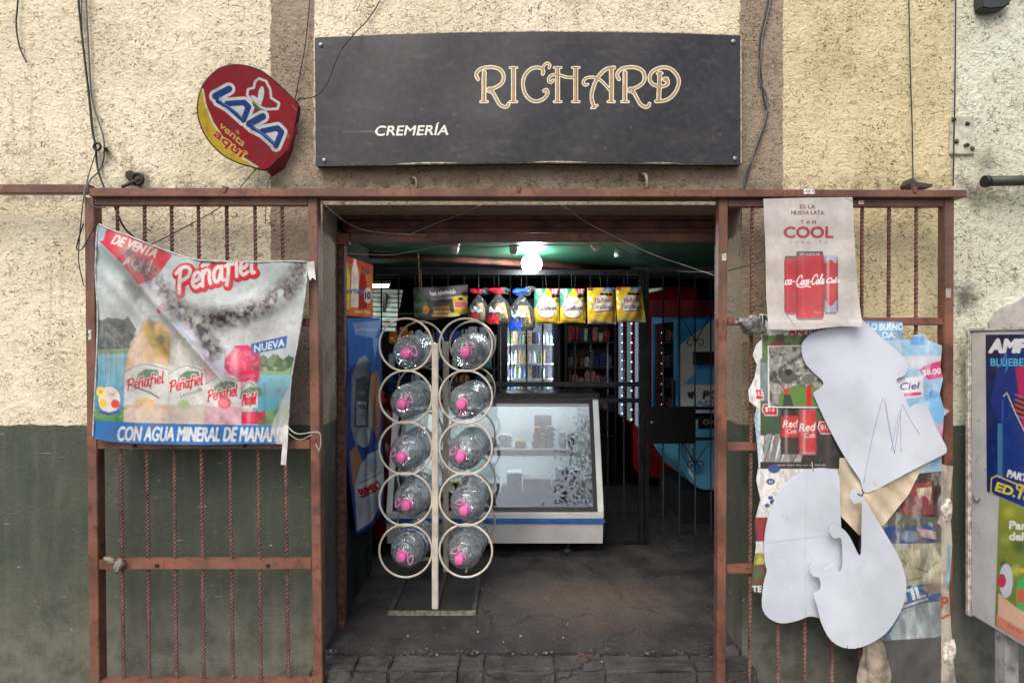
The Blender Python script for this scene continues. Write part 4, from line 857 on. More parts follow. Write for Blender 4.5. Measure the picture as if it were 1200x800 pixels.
cv.poly([(936, 483), (938, 478), (955, 478), (957, 483), (957, 530), (954, 533), (938, 533), (936, 530)], (206, 34, 44)); cv.rect(937, 478, 956, 480.5, (150, 140, 140)); cv.rect(937, 529, 956, 532, (150, 130, 130)); cv.rect(938, 483, 941, 529, (226, 90, 92), .6)
cv.rect(944, 452, 951, 478, (196, 40, 44))
cv.text('Red', 925.5, 500.5, 8.6, (240, 232, 228), .02, rot=-.03, shear=.2, width=16); cv.text('Cola', 928, 507.5, 5.4, (240, 232, 228), .01, rot=-.03, shear=.2, width=12); cv.text('Red', 945.5, 505, 9.6, (240, 232, 228), .02, rot=-.06, shear=.2, width=18); cv.text('Cola', 949, 512.5, 5.8, (240, 232, 228), .01, rot=-.06, shear=.2, width=13)
cv.hshade(936, 480, 957, 531, .45, .25); cv.hshade(915, 456, 936, 532, .5, .2)
def price(x, y, t, w_=18, h=13):
    cv.poly([(x - w_ / 2 + 2, y - h / 2), (x + w_ / 2 - 2, y - h / 2), (x + w_ / 2, y), (x + w_ / 2, y + h / 2), (x - w_ / 2 + 4, y + h / 2), (x - w_ / 2, y)], (232, 226, 222)); cv.poly([(x - w_ / 2 + 3, y - h / 2 + 1), (x + w_ / 2 - 3, y - h / 2 + 1), (x + w_ / 2 - 1, y), (x + w_ / 2 - 1, y + h / 2 - 1), (x - w_ / 2 + 4, y + h / 2 - 1), (x - w_ / 2 + 1, y)], (204, 34, 46)); cv.text(t, x, y + 1.6, 5, (240, 236, 232), .04)
price(902, 480, '$13', 19, 14); price(967, 501, '$15', 18, 15); price(889, 462, '$12', 12, 13); cv.ell(911, 408, 11, 8, (160, 40, 44)); cv.text('nueva', 911, 408, 4, (226, 220, 216), .03)
cv.poly([(868, 478), (890, 478), (891, 548), (868, 548)], (198, 208, 214)); 
for k in range(9): cv.stroke([(884, 480 + k * 7), (888, 484 + k * 7), (885, 489 + k * 7)], 1.5, (120, 160, 190), .8)
# strip of white paper with blue drops, cola and food below
cv.rect(868, 549, 1000, 612, (222, 220, 214)); 
for x, y, r in [(907, 549, 7), (903, 564, 5), (925, 575, 6), (899, 592, 3), (906, 588, 4), (912, 592, 3), (903, 583, 3)]: cv.ell(x, y, r, r * .75, (38, 72, 128))
cv.text('44', 903, 566, 3.6, (226, 228, 230), .03); cv.rect(868, 606, 900, 640, (150, 30, 46)); cv.poly([(868, 640), (884, 600), (889, 640)], (84, 30, 60)); cv.rect(868, 634, 900, 655, (226, 224, 220)); cv.ell(890, 656, 9, 9, (150, 160, 70)); cv.ell(891, 658, 5, 5, (206, 190, 90)); cv.poly([(868, 664), (898, 660), (898, 684), (868, 684)], (104, 62, 44)); cv.ell(886, 672, 9, 6, (70, 96, 50)); cv.grime(.3, 40, 52, (60, 40, 36), .5, .62); cv.rect(868, 684, 900, 697, (62, 66, 54)); cv.text('TE', 887, 693, 7, (226, 226, 220), .04)
cv.fade(.05); cv.grime(.22, 8, 55, (120, 114, 108), .55, .8)
rc = thing('poster', 'wavy edged red cola poster with two bottles and price tags', 'poster', PX(930, 695, 2.98), 'posters on the right gate')
LEF = [(890, 368), (889, 384), (893, 397), (886, 404), (882, 416), (887, 427), (884, 443), (877, 457), (878, 470), (887, 477), (884, 489), (887, 520), (889, 545), (886, 562), (891, 585), (884, 612), (886, 640), (880, 690)]
part('sheet', sheet('sheet', cv, [(890, 368), (990, 368)], [(990, 368), (990, 550), (905, 601), (895, 696)], [(880, 690), (886, 694), (895, 696)], LEF, lambda x, y: 2.982 + .003 * np.sin(x * .07 + y * .05), .55), GLOSS, rc)
# clear sleeve pinned on it, showing bark-like grey print
cv = Cv(896, 402, 972, 482, 4, (150, 146, 138)); cv.grime(.9, 10, 61, (74, 70, 66), .45, .62); cv.grime(.8, 24, 62, (196, 192, 182), .58, .7); cv.stroke([(900, 445), (925, 425), (945, 412)], 9, (60, 56, 54), .7, 5); cv.ell(924, 441, 8, 9, (92, 88, 84)); cv.ell(924, 436, 4, 4, (50, 48, 46)); cv.ell(948, 444, 7, 6, (110, 106, 100))
cv.poly([(913, 462), (930, 452), (970, 455), (970, 476), (913, 476)], (96, 132, 62)); cv.ell(922, 458, 4, 3, (206, 60, 56)); cv.poly([(917, 476), (919, 462), (926, 462), (930, 476)], (60, 70, 64)); cv.rect(945, 452, 951, 476, (196, 40, 44))
cv.stroke([(900, 405), (966, 404), (966, 478), (901, 477), (900, 405)], 2, (222, 220, 214))
sv = solo('photo_card', sheet('photo_card', cv, [(899.5, 405), (965, 404)], [(965, 404), (965, 478)], [(900, 477.5), (965, 479)], [(899.5, 405), (900, 477.5)], lambda x, y: 2.977 + 0 * x, .55), GLOSS, 'small grey photo card with white border stuck over the red cola poster', 'card')
# faded spring water poster on the right
cv = Cv(1010, 370, 1122, 560, 3.5, (164, 190, 206)); cv.mott(.15, 10, 71)
cv.rect(1010, 374, 1058, 398, (110, 158, 196)); cv.text('LO BUENO', 1038, 386.5, 7.6, (214, 232, 240), .04, width=41); cv.text('DA.', 1042, 396, 7, (206, 228, 238), .04)
cv.poly([(1052, 410), (1060, 402), (1070, 398), (1090, 400), (1103, 408), (1104, 560), (1052, 560)], (150, 190, 214)); cv.poly([(1066, 404), (1070, 394), (1085, 394), (1088, 404)], (96, 160, 206)); cv.rect(1054, 417, 1104, 432, (200, 206, 208)); cv.poly([(1052, 444), (1082, 440), (1082, 464), (1052, 468)], (222, 222, 224))
cv.text('Ciel', 1065, 456, 8, (40, 70, 130), .03, rot=-.06, shear=.3, width=22); cv.stroke([(1054, 463), (1078, 461)], 4, (214, 70, 130)); cv.poly([(1077, 434), (1084, 428), (1104, 422), (1104, 442), (1088, 445)], (206, 70, 128)); cv.text('$8.00', 1092, 438.5, 6.4, (236, 226, 230), .04, rot=-.1, width=21)
cv.poly([(1082, 462), (1100, 458), (1106, 470), (1106, 500), (1094, 492)], (116, 176, 214)); cv.ell(1094, 462, 5, 5, (70, 140, 200)); cv.rect(1098, 496, 1122, 520, (200, 130, 170)); cv.grime(.35, 12, 72, (226, 232, 236), .5, .7); cv.grime(.3, 8, 73, (110, 120, 126), .5, .8)
wp = thing('poster', 'faded blue water bottle poster with pink price tag and torn edge', 'poster', PX(1080, 545, 2.985), 'posters on the right gate')
part('sheet', sheet('sheet', cv, [(1014, 376), (1058, 377), (1057, 396), (1068, 399), (1072, 392), (1084, 391), (1086, 398), (1104, 405)], [(1104, 405), (1102, 430), (1105, 444), (1101, 462), (1106, 478), (1113, 481), (1106, 488), (1104, 520), (1103, 552)], [(1014, 552), (1060, 556), (1103, 552)], [(1014, 376), (1014, 552)], lambda x, y: 2.988 + .004 * np.sin(x * .12 + y * .06), .6), GLOSS, wp)
# old board with layers of torn prints at the foot of right gate
cv = Cv(1000, 530, 1122, 806, 3, (196, 190, 176)); cv.rect(1040, 536, 1104, 620, (70, 44, 46)); cv.grime(.7, 10, 80, (30, 26, 28), .45, .6)
cv.poly([(1062, 568), (1092, 564), (1094, 602), (1056, 606)], (176, 44, 66)); cv.poly([(1074, 572), (1092, 570), (1090, 588), (1084, 580), (1076, 584)], (222, 206, 180)); cv.text('Rica', 1072, 598, 9, (226, 120, 120), .04, rot=-.5); cv.poly([(1040, 600), (1098, 606), (1100, 616), (1040, 618)], (92, 96, 84))
cv.poly([(1036, 617), (1100, 614), (1100, 640), (1036, 640)], (44, 76, 130)); cv.ell(1066, 628, 14, 8, (150, 178, 206), 0, .9, .4); cv.poly([(1074, 618), (1096, 622), (1098, 632), (1078, 628)], (214, 170, 176)); cv.stroke([(1044, 638), (1100, 637)], 2, (190, 200, 200))
cv.poly([(1036, 640), (1118, 636), (1118, 688), (1036, 690)], (190, 186, 154)); cv.grime(.5, 14, 82, (120, 112, 86), .52, .66)
for p in ([(1050, 650), (1062, 660), (1056, 668)], [(1072, 664), (1086, 670), (1098, 658)], [(1064, 680), (1082, 676)]): cv.stroke(p, 2.2, (66, 60, 48), .8, 1)
cv.poly([(1000, 692), (1104, 682), (1104, 752), (1000, 756)], (40, 112, 164)); cv.poly([(1042, 742), (1060, 712), (1080, 706), (1102, 704), (1104, 744), (1070, 754), (1046, 752)], (176, 190, 194)); cv.grime(.4, 18, 84, (222, 228, 230), .55, .68)
cv.text('TIL', 1070, 702, 13, (230, 232, 236), .05, rot=-.25, width=30); cv.stroke([(1056, 712), (1086, 702)], 4, (226, 228, 234)); cv.stroke([(1057, 713.5), (1087, 703.5)], 1.4, (40, 60, 120)); cv.poly([(1078, 688), (1104, 676), (1104, 694), (1090, 696)], (168, 150, 140))
cv.poly([(1000, 752), (1104, 746), (1104, 806), (1000, 806)], (92, 92, 90)); cv.grime(.5, 8, 85, (60, 58, 56), .45, .7)
cv.poly([(1103, 530), (1122, 530), (1122, 806), (1103, 806)], (192, 184, 170)); cv.text('P', 1107, 712, 13, (190, 84, 52), .05); cv.stroke([(1104, 724), (1112, 720)], 3, (190, 90, 60)); cv.stroke([(1112, 640), (1111, 690)], 4, (110, 166, 190), .8); cv.poly([(1098, 612), (1112, 580), (1113, 596), (1106, 620)], (206, 196, 190)); cv.poly([(1100, 600), (1110, 586), (1107, 610)], (180, 90, 96)); cv.grime(.4, 10, 86, (90, 84, 76), .5, .75)
cv.c *= .82; cv.grime(.4, 16, 87, (74, 68, 60), .5, .7)
ob = thing('print_board', 'old board at the foot of right gate layered with torn blue and red prints', 'board', PX(1075, 812, 2.99))
part('sheet', sheet('sheet', cv, [(1012, 536), (1060, 534), (1096, 540), (1108, 545), (1117, 546)], [(1117, 546), (1113, 590), (1116, 640), (1112, 690), (1115, 740), (1118, 780), (1121, 806)], [(1012, 812), (1060, 812), (1121, 806)], [(1012, 536), (1012, 812)], lambda x, y: 2.992 + .004 * np.sin(x * .1 - y * .07) - .012 * np.exp(-((y - 682) / 7.) ** 2) * np.clip((x - 1070) / 30, 0, 1) + .0015 * np.sin(y * .13 + x * .2), .6), PAPER, ob)
part('board', MB().pq([(1014, 538), (1114, 546), (1112, 640), (1114, 806), (1014, 806)], 3.01, .02), mat('old_board', (150, 138, 120), .8, 0, .3, 20), ob)
tw = mat('torn_paper', (142, 130, 114), .85, 0, .3, 14, .3, (78, 68, 58), 9, .6, 60)
m_ = crumple(PX(1022, 775, 2.985), .075, .03, .14, 44, 4, .6)
solo('torn_roll', m_, tw, 'crumpled brown torn paper roll at the foot of the old print board', 'torn paper')
for i, (x, y, s_) in enumerate([(1108, 598, .03), (1113, 765, .03)]): part('torn_flap', crumple(PX(x, y, 2.984), .024, .016, .05, 60 + i, 3, .6), mat('flap_paper', (206, 196, 186), .7, 0, .3, 40), ob)
# brown wrapping paper tucked behind the white cutouts
cv = Cv(975, 525, 1096, 636, 3, (202, 186, 160)); cv.mott(.08, 8, 90); cv.stroke([(1000, 560), (1040, 610)], 5, (222, 208, 184), .5, 3); cv.stroke([(1020, 560), (1060, 580)], 4, (170, 152, 128), .5, 3)
br = solo('wrapping_paper', sheet('wrapping_paper', cv, [(984, 536), (1030, 540), (1090, 536)], [(1090, 536), (1080, 549), (1065, 579), (1035, 616)], [(1007, 627), (1022, 618), (1035, 616)], [(984, 536), (981, 586), (986, 605), (1007, 627)], lambda x, y: 2.974 + .008 * np.sin(x * .1 + y * .06) + .004 * np.sin(x * .25 - y * .2), .9), pmat('kraft', .6, .2), 'crumpled tan wrapping paper wedged between the white cutouts', 'wrapping paper')
# three white cut-out cards hung face to the wall
CUT = mat('white_card', (196, 201, 210), .36, 0, .07, 3, .22, (166, 168, 174), 9)
def cutout(pts, d, label, marks=()):
    P_ = [(a, b_) for a, b_, _ in smooth([(x, y, 0) for x, y in pts + pts[:1]], 3)][:-1]
    t = thing('cutout_card', label, 'cutout', PX(sum(p[0] for p in pts) / len(pts), max(p[1] for p in pts), d), 'blank white cutout cards on the right gate')
    mb = MB().pq(P_, d, .005); co_ = [v.co.copy() for v in mb.b.verts]
    for ax in (0, 2):
        a0, a1 = min(c[ax] for c in co_), max(c[ax] for c in co_)
        for q_ in np.arange(a0 + .035, a1, .045):
            nv_ = Vector((1, 0, 0)) if ax == 0 else Vector((0, 0, 1)); bmesh.ops.bisect_plane(mb.b, geom=mb.b.verts[:] + mb.b.edges[:] + mb.b.faces[:], plane_co=nv_ * float(q_), plane_no=nv_)
    cxm, czm = sum(c.x for c in co_) / len(co_), sum(c.z for c in co_) / len(co_)
    for v in mb.b.verts: v.co.y += -.05 * ((v.co.x - cxm) ** 2) - .035 * ((v.co.z - czm) ** 2) * (1 if d > 2.955 else .6) + .002 * math.sin(v.co.x * 19 + v.co.z * 11) + .004
    for f in mb.b.faces: f.smooth = True
    mb.b.normal_update()
    for e in mb.b.edges:
        if len(e.link_faces) == 2 and e.calc_face_angle(0) > .8: e.smooth = False
    part('card', mb, CUT, t)
    cxm, czm = float(cxm), float(czm)
    for nm, mk, w_, m_ in marks:
        P2 = [Vector((p.x, p.y - .05 * (p.x - cxm) ** 2 - .035 * (p.z - czm) ** 2 * (1 if d > 2.955 else .6) + .002 * math.sin(p.x * 19 + p.z * 11) + .004, p.z)) for p in (PX(x, y, d - .0006) for x, y in resample(mk, np.linspace(0, 1, 18)))]
        part(nm, MB().tube(P2, w_, 5), m_, t)
    return t
PEN = mat('pen_ink', (136, 134, 176), .7); PENK = mat('hook_wire', (40, 40, 42), .5)
cutout([(1010, 374), (1030, 393), (1050, 410), (1060, 420), (1064, 430), (1060, 440), (1051, 445), (1059, 460), (1066, 477), (1072, 474), (1080, 473), (1087, 479), (1096, 500), (1107, 521), (1108, 528), (1103, 533), (1060, 555), (1016, 577), (1008, 562), (990, 535), (971, 500), (956, 468), (954, 460), (964, 453), (964, 446), (952, 435), (943, 424), (939, 408), (943, 397), (955, 389), (985, 381), (1000, 375)], 2.964,
       'blank white lobed card with purple pen scribble hanging below the soda can poster',
       [('scribble', [(1012, 566), (1016, 544), (1024, 505), (1036, 464), (1042, 500), (1048, 531)], .0011, PEN), ('scribble', [(1048, 531), (1054, 496), (1058, 473), (1066, 490), (1078, 509)], .0011, PEN), ('scribble', [(1044, 528), (1050, 500), (1056, 478), (1056, 530)], .0009, PEN), ('scribble', [(1038, 466), (1046, 520)], .0008, PEN)])
cutout([(952, 549), (934, 556), (915, 573), (902, 601), (896, 635), (897, 660), (899, 669), (895, 684), (893, 710), (900, 723), (915, 729.5), (934, 727), (949, 722), (962, 724), (975, 722), (986, 700), (988, 657), (985, 600), (983, 560), (978, 551), (965, 548)], 2.962, 'broad blank white card with notched left side, largest of the cutouts',
       [('crease', [(946, 552), (944, 640), (944, 722)], .0006, mat('crease', (190, 194, 202), .5)), ('crease', [(898, 636), (930, 632), (986, 626)], .0006, mat('crease_grey', (170, 172, 178), .5)), ('string', [(951, 541), (952, 548), (953, 552)], .003, CABLEW)])
cutout([(1003, 573), (1010, 577), (1012, 583), (1014, 586), (1035, 620), (1048, 642), (1057, 661), (1062, 687), (1056, 714), (1040, 740), (1016, 755), (994, 759.5), (975, 751), (963, 730), (958, 710), (954, 697), (962, 690), (960, 677), (953, 675), (949, 667), (953, 660), (961, 661), (966, 667), (978, 661), (983, 670), (988, 665), (987, 632), (979, 631), (973, 624), (977, 616), (985, 618), (991, 622), (997, 630), (1002, 640), (1007, 650), (1010, 648), (1010, 620), (1010, 590), (1002, 590), (996, 583), (998, 575)], 2.918, 'blank white pear shaped card with round knobs, lowest of the cutouts',
       [('wire_hook', [(1005, 578), (1010, 581), (1012, 577), (1010, 573)], .003, PENK), ('wire_hook', [(993, 756), (993, 762)], .0015, PENK)])
# ------------------------------------------------------------------ drinks light box jutting from wall at the right
BX = 2.355
def onplane(Xp):
    def f(Q):
        d = Xp * F / (Q[..., 0] - 600.0); return np.stack([np.full(d.shape, Xp), d - CD, CH - (Q[..., 1] - 400) * d / F], -1)
    return f
lb = thing('light_box', 'worn white box sign with drink posters jutting out from the pale wall', 'box sign', (BX + .05, -.3, .3))
dA, dB = 3.10, 2.30; zT = 1.853; zB = .395
bx = MB(); bx.box(BX + .002, BX + .10, dB - CD, dA - CD, zB, zT); bx.bevel(.008); part('casing', bx, mat('box_white', (206, 206, 204), .4, 0, .06, 6, .35, (128, 122, 112), 16), lb)
wm = mat('worn_edge', (196, 192, 184), .7, 0, .25, 40, .45, (92, 84, 74), 24, .4)
part('edge_strip', MB().box(BX - .006, BX + .104, dA - CD + .001, dA - CD + .03, zB - .01, zT + .01).bevel(.006), wm, lb); part('edge_strip', MB().box(BX - .004, BX + .104, dB - CD, dA - CD - .001, zT + .002, zT + .014), wm, lb)
part('post', MB().box(BX + .015, BX + .08, dA - CD - .20, dA - CD - .14, 0, zB - .001), mat('box_post', (150, 148, 142), .6, 0, .2, 10, .5), lb)
cv = Cv(1152, 388, 1300, 620, 4, (20, 34, 84)); pp_ = lambda v, dpl=BX: (600 + dpl * F / v)
cv.vgrad(1152, 388, 1300, 620, (18, 28, 66), (24, 50, 128)); cv.poly([(1160, 470), (1176, 400), (1210, 388), (1300, 388), (1300, 560), (1200, 560)], (34, 60, 148), .6)
cv.poly([(1190, 430), (1230, 420), (1300, 400), (1300, 520), (1200, 520)], (190, 40, 90)); cv.ell(1204, 476, 16, 12, (110, 40, 44)); 
for k in range(5): cv.stroke([(1190, 462 + k * 6), (1200, 466 + k * 6), (1212, 464 + k * 7)], 1.6, (190, 130, 110), .8)
cv.poly([(1172, 560), (1173, 480), (1176, 462), (1180, 460), (1185, 470), (1192, 488), (1206, 520), (1214, 600), (1172, 590)], (22, 56, 130)); cv.stroke([(1176, 464), (1180, 460), (1190, 484), (1204, 512)], 1.4, (206, 206, 180)); cv.rect(1169, 496, 1174, 560, (70, 130, 170)); cv.stroke([(1175, 470), (1175, 560)], 1, (60, 110, 190))
cv.poly([(1180, 412), (1168, 432), (1186, 420), (1178, 438)], (80, 150, 220), .7)
cv.out('AMPER', 1159.5, 412.5, 15, (236, 238, 240), (16, 24, 50), .06, align='l', shear=.2, width=66, bold=.07); cv.out('BLUEBERRY', 1161, 428.5, 8.6, (90, 190, 226), (24, 48, 110), .06, align='l', width=60, bold=.03)
cv.text('PARTICIPA', 1180, 558, 8, (236, 236, 232), .05, rot=.26, align='l', width=47); cv.text('GRATIS', 1190, 573, 7.4, (226, 200, 50), .05, rot=.28, align='l', width=44)
cv.stroke([(1161, 576), (1162, 560), (1168, 557), (1260, 596)], 1.6, (226, 206, 60)); cv.stroke([(1161, 576), (1166, 580), (1260, 622)], 1.6, (226, 206, 60)); cv.text('ED.18.10', 1166, 574, 10, (232, 214, 60), .05, rot=.33, align='l', width=64)
cv.text('bebe con responsabilidad', 1160, 580, 2, (180, 180, 190), 0, rot=.38, align='l', width=60)
def P2(v): return v
part('poster', sheet('poster', cv, [(1155, 392), (1250, 391.5)], [(1250, 391.5), (1250, 615)], [(1156.5, 575), (1250, 615)], [(1155, 392), (1156.5, 575)], None, .55, False, onplane(BX - .002)), GLOSS, lb, 'dark blue fruit drink poster with yellow date')
cv = Cv(1155, 560, 1300, 800, 3.5, (110, 140, 60)); cv.vgrad(1155, 560, 1300, 800, (150, 160, 60), (90, 120, 60)); 
for x, y, r, c in [(1182, 600, 10, (190, 190, 70)), (1195, 640, 12, (60, 90, 50)), (1178, 632, 8, (170, 176, 90)), (1190, 668, 9, (200, 200, 90)), (1215, 650, 14, (70, 100, 50)), (1176, 660, 6, (60, 90, 44))]: cv.ell(x, y, r, r, c, 0, .8, .7)
cv.blur(3); cv.text('Para', 1183, 619, 9, (238, 238, 232), .05, align='l', rot=.05, width=26); cv.text('del calor', 1183, 632, 9, (238, 238, 232), .05, align='l', rot=.06, width=50)
cv.ell(1179, 680, 8, 20, (214, 216, 226)); cv.ell(1174, 680, 5, 8, (206, 60, 84)); cv.poly([(1191, 690), (1194, 678), (1204, 676), (1214, 690), (1214, 752), (1200, 750), (1191, 736)], (86, 186, 104)); cv.rect(1192, 690, 1214, 706, (214, 110, 80)); cv.poly([(1170, 694), (1192, 712), (1300, 770), (1300, 800), (1168, 760)], (232, 186, 160)); cv.poly([(1168, 720), (1300, 796), (1300, 800), (1168, 760)], (220, 140, 112)); cv.ell(1198, 668, 3, 3, (226, 190, 40)); cv.text('bien fría', 1180, 734, 4, (190, 70, 60), .03, rot=.45, align='l')
part('poster', sheet('poster', cv, [(1171, 583), (1250, 616)], [(1250, 616), (1250, 785)], [(1166, 732), (1250, 785)], [(1171, 583), (1166, 732)], None, .6, False, onplane(BX - .003)), GLOSS, lb, 'green poster with soda bottle and white lettering')
part('tear', MB().tube([(BX - .003, dA - CD - .02 - .05 * t, 1.02 - .03 * math.sin(t * 3)) for t in (0, .3, .6, 1)], .004, 5), mat('tear_grey', (120, 114, 104), .8), lb)
# ------------------------------------------------------------------ posters standing on the left side of the entrance
LX = -.995; MATTE = pmat('dull_print', .75, .05, .08)
cv = Cv(392, 285, 446, 380, 4, (206, 104, 50)); cv.mott(.2, 6, 101); cv.poly([(392, 285), (446, 300), (446, 330), (430, 318), (392, 300)], (190, 70, 46)); cv.poly([(401, 362), (401, 320), (404, 308), (407, 308), (410, 322), (410, 362)], (226, 196, 60)); cv.poly([(411, 360), (412, 318), (415, 302), (417, 302), (420, 320), (420, 360)], (240, 226, 200)); cv.poly([(420, 362), (421, 330), (424, 312), (426, 312), (430, 332), (430, 362)], (150, 30, 34)); cv.text('Jarritos', 414, 344, 7, (60, 90, 150), .04, width=24); cv.ell(431, 346, 4.6, 9, (226, 220, 200)); cv.text('10', 431, 350, 8, (40, 36, 40), .05, width=6); cv.rect(424, 316, 434, 321, (120, 90, 90)); cv.text('bien frío', 425, 367, 4, (250, 220, 180), .03, width=18, rot=.05)
cv.fade(.0); cv.c *= .85; cv.grime(.4, 6, 3, (60, 50, 44), .45, .75)
po = thing('poster', 'orange poster of three soda bottles on the left entrance side', 'poster', (LX, .8, 1.9), 'posters on the left side of the entrance')
part('sheet', sheet('sheet', cv, [(398, 297), (437, 311)], [(437, 311), (437, 372)], [(398, 369), (437, 372)], [(398, 297), (398, 369)], None, .5, False, onplane(LX)), MATTE, po)
cv = Cv(392, 360, 462, 640, 4, (36, 92, 168)); cv.vgrad(392, 360, 462, 640, (44, 104, 184), (24, 52, 120)); cv.poly([(405, 378), (440, 375), (444, 384), (434, 386), (430, 395), (436, 398), (430, 420), (426, 396), (408, 392)], (150, 176, 206), .6); cv.text('DISPENSADOR', 421, 388, 3.4, (190, 206, 224), .02, width=26)
cv.poly([(407, 500), (406, 440), (412, 420), (418, 416), (424, 424), (428, 450), (430, 500), (424, 520), (412, 522)], (150, 158, 164)); cv.poly([(410, 500), (410, 444), (420, 440), (424, 448), (425, 500)], (86, 92, 98)); cv.rect(412, 470, 422, 498, (190, 192, 190)); cv.text('70%', 417, 479, 5, (60, 62, 64), .03, width=8); cv.text('alcohol', 417, 487, 3, (60, 62, 64), .02, width=8); cv.text('GEL', 417, 462, 4, (170, 176, 180), .03, width=8); cv.ell(420, 512, 7, 12, (206, 210, 214)); cv.poly([(424, 440), (436, 434), (446, 470), (440, 520), (430, 500)], (170, 120, 90)); cv.poly([(406, 530), (412, 520), (418, 540), (410, 590)], (176, 128, 92)); cv.poly([(410, 622), (410, 570), (416, 545), (424, 532), (440, 526), (448, 535), (449, 560), (440, 590), (424, 612)], (196, 202, 212)); cv.ell(430, 545, 7, 9, (176, 182, 196)); cv.rect(434, 518, 442, 524, (90, 120, 180))
cv.poly([(414, 565), (444, 551), (444, 569), (414, 584)], (226, 226, 226)); cv.stroke([(414, 566), (444, 552)], 1, (24, 40, 90)); cv.stroke([(414, 583), (444, 568)], 1, (24, 40, 90)); cv.text('BIMBO', 429, 577, 10, (196, 32, 42), .05, rot=-.43, width=27); cv.poly([(424, 612), (440, 592), (449, 566), (449, 612), (430, 620)], (26, 44, 112)); cv.fade(.1, (60, 70, 90)); cv.c *= .9; cv.grime(.35, 6, 4, (40, 44, 52), .45, .75)
def bimb(Q):
    d = LX * F / (Q[..., 0] - 600.0); P = np.stack([np.full(d.shape, LX), d - CD, CH - (Q[..., 1] - 400) * d / F], -1); P[..., 0] += .02 + .012 * np.sin(P[..., 2] * 4) + .03 * np.sin((d - 3.5) * 3); return P
pbm2 = thing('banner', 'tall blue bread and hand gel banner standing on left entrance side', 'banner', (LX + .03, .85, .5), 'posters on the left side of the entrance')
part('sheet', sheet('sheet', cv, [(400, 373), (437, 372)], [(437, 372), (441, 420), (447, 480), (448, 560), (445, 596)], [(409, 626), (425, 618), (445, 596)], [(400, 373), (402, 450), (404, 540), (409, 626)], None, .55, False, bimb), MATTE, pbm2)
# ------------------------------------------------------------------ bottle rack with ten water jugs
FZ = .153
rk = thing('bottle_rack', 'tall cream wire rack of ten rings holding water jugs in the doorway', 'rack', (-.476, .75, FZ))
RY0, RY1 = .46, 1.05; RXL, RXR, RXP = -.645, -.28, -.466; RR = .160
ZC = [CH - (y - 400) * (CD + RY0) / F for y in (404, 465, 525, 585, 645)]
px0, px1 = -.747, -.215
part('base_frame', MB().box(px0, px1, .415, .44, FZ + .002, FZ + .028).bevel(.004), mat('worn_frame', (118, 114, 100), .6, 0, .3, 40, .6, (60, 56, 50), 30), rk)
for a, b_ in ((px0, px0 + .03), (px1 - .03, px1), (RXP - .015, RXP + .015)): part('base_frame', MB().box(a, b_, .442, 1.08, FZ + .002, FZ + .027).bevel(.003), mat('dark_frame', (62, 58, 54), .5, 0, .3, 20, .4), rk)
part('base_plate', MB().box(px0 + .032, RXP - .017, .442, 1.08, FZ + .002, FZ + .010), mat('dark_plate', (40, 38, 37), .45, 0, .3, 8, .4, (80, 76, 72)), rk); part('base_plate', MB().box(RXP + .017, px1 - .032, .442, 1.08, FZ + .002, FZ + .010), mat('dark_plate', (40, 38, 37)), rk)
part('post', MB().box(RXP - .019, RXP + .019, RY0 - .012, RY0 + .016, FZ + .028, 1.79).bevel(.004), CREAM, rk); part('post', MB().box(RXP - .019, RXP + .019, RY1 - .012, RY1 + .016, FZ + .028, 1.80).bevel(.004), CREAM, rk)
part('crossbar', MB().box(RXP - .20, RXP + .012, RY1 + .018, RY1 + .032, FZ + .10, FZ + .118), CREAM, rk)
for z in ZC:
    for x in (RXL, RXR):
        part('ring', MB().ring((x, RY0, z), RR, .0068), CREAM, rk); part('ring', MB().ring((x, RY1, z), RR, .0068), CREAM, rk)
    for yy in (RY0, RY1):
        part('weld_rod', MB().tube([(RXL + RR, yy + .018, z), (RXP, yy + .018, z)], .005, 6), CREAM, rk)
    for z in ZC: part('support_rod', MB().tube([(x, RY0, z - .132), (x, RY1, z - .132)], .0045, 6), CREAM, rk)
def clear(name, tint, haze, rough, bsc, bst, refl=1.0):       # thin clear plastic: see-through wall with a glossy skin and a little haze
    m, nt, b = newmat(name); out = nt.nodes['Material Output']; nt.nodes.remove(b)
    nz = noise(nt, coord(nt, True), bsc, 3, .5, 1.2); bp_ = nd(nt, 'ShaderNodeBump'); bp_.inputs['Strength'].default_value = bst; bp_.inputs['Distance'].default_value = .03; nt.links.new(nz, bp_.inputs['Height'])
    tr_ = nd(nt, 'ShaderNodeBsdfTransparent'); tr_.inputs[0].default_value = (*tint, 1); gl_ = nd(nt, 'ShaderNodeBsdfGlossy'); gl_.inputs['Roughness'].default_value = rough; df = nd(nt, 'ShaderNodeBsdfDiffuse'); df.inputs[0].default_value = (.80, .88, .92, 1)
    for n_ in (gl_, df): nt.links.new(bp_.outputs[0], n_.inputs['Normal'])
    lw = nd(nt, 'ShaderNodeLayerWeight'); lw.inputs[0].default_value = .42; nt.links.new(bp_.outputs[0], lw.inputs['Normal'])
    m1 = nd(nt, 'ShaderNodeMixShader'); nt.links.new(ramp(nt, lw.outputs['Facing'], .25, 1, haze * .5, haze * 3), m1.inputs[0]); nt.links.new(tr_.outputs[0], m1.inputs[1]); nt.links.new(df.outputs[0], m1.inputs[2])
    m2 = nd(nt, 'ShaderNodeMixShader'); nt.links.new(math2(nt, 'MULTIPLY', lw.outputs['Fresnel'], refl), m2.inputs[0]); nt.links.new(m1.outputs[0], m2.inputs[1]); nt.links.new(gl_.outputs[0], m2.inputs[2]); nt.links.new(m2.outputs[0], out.inputs[0]); return m
PET = clear('clear_bottle', (.92, .955, .975), .32, .04, 15, .75, 1.7)
PINK = mat('pink_plastic', (234, 112, 172), .35, 0, .06, 20); PINKH = mat('pale_pink_plastic', (226, 140, 186), .3, 0, .06, 20)
prof = [(0, -.003), (.06, -.004), (.100, .004), (.114, .02)]
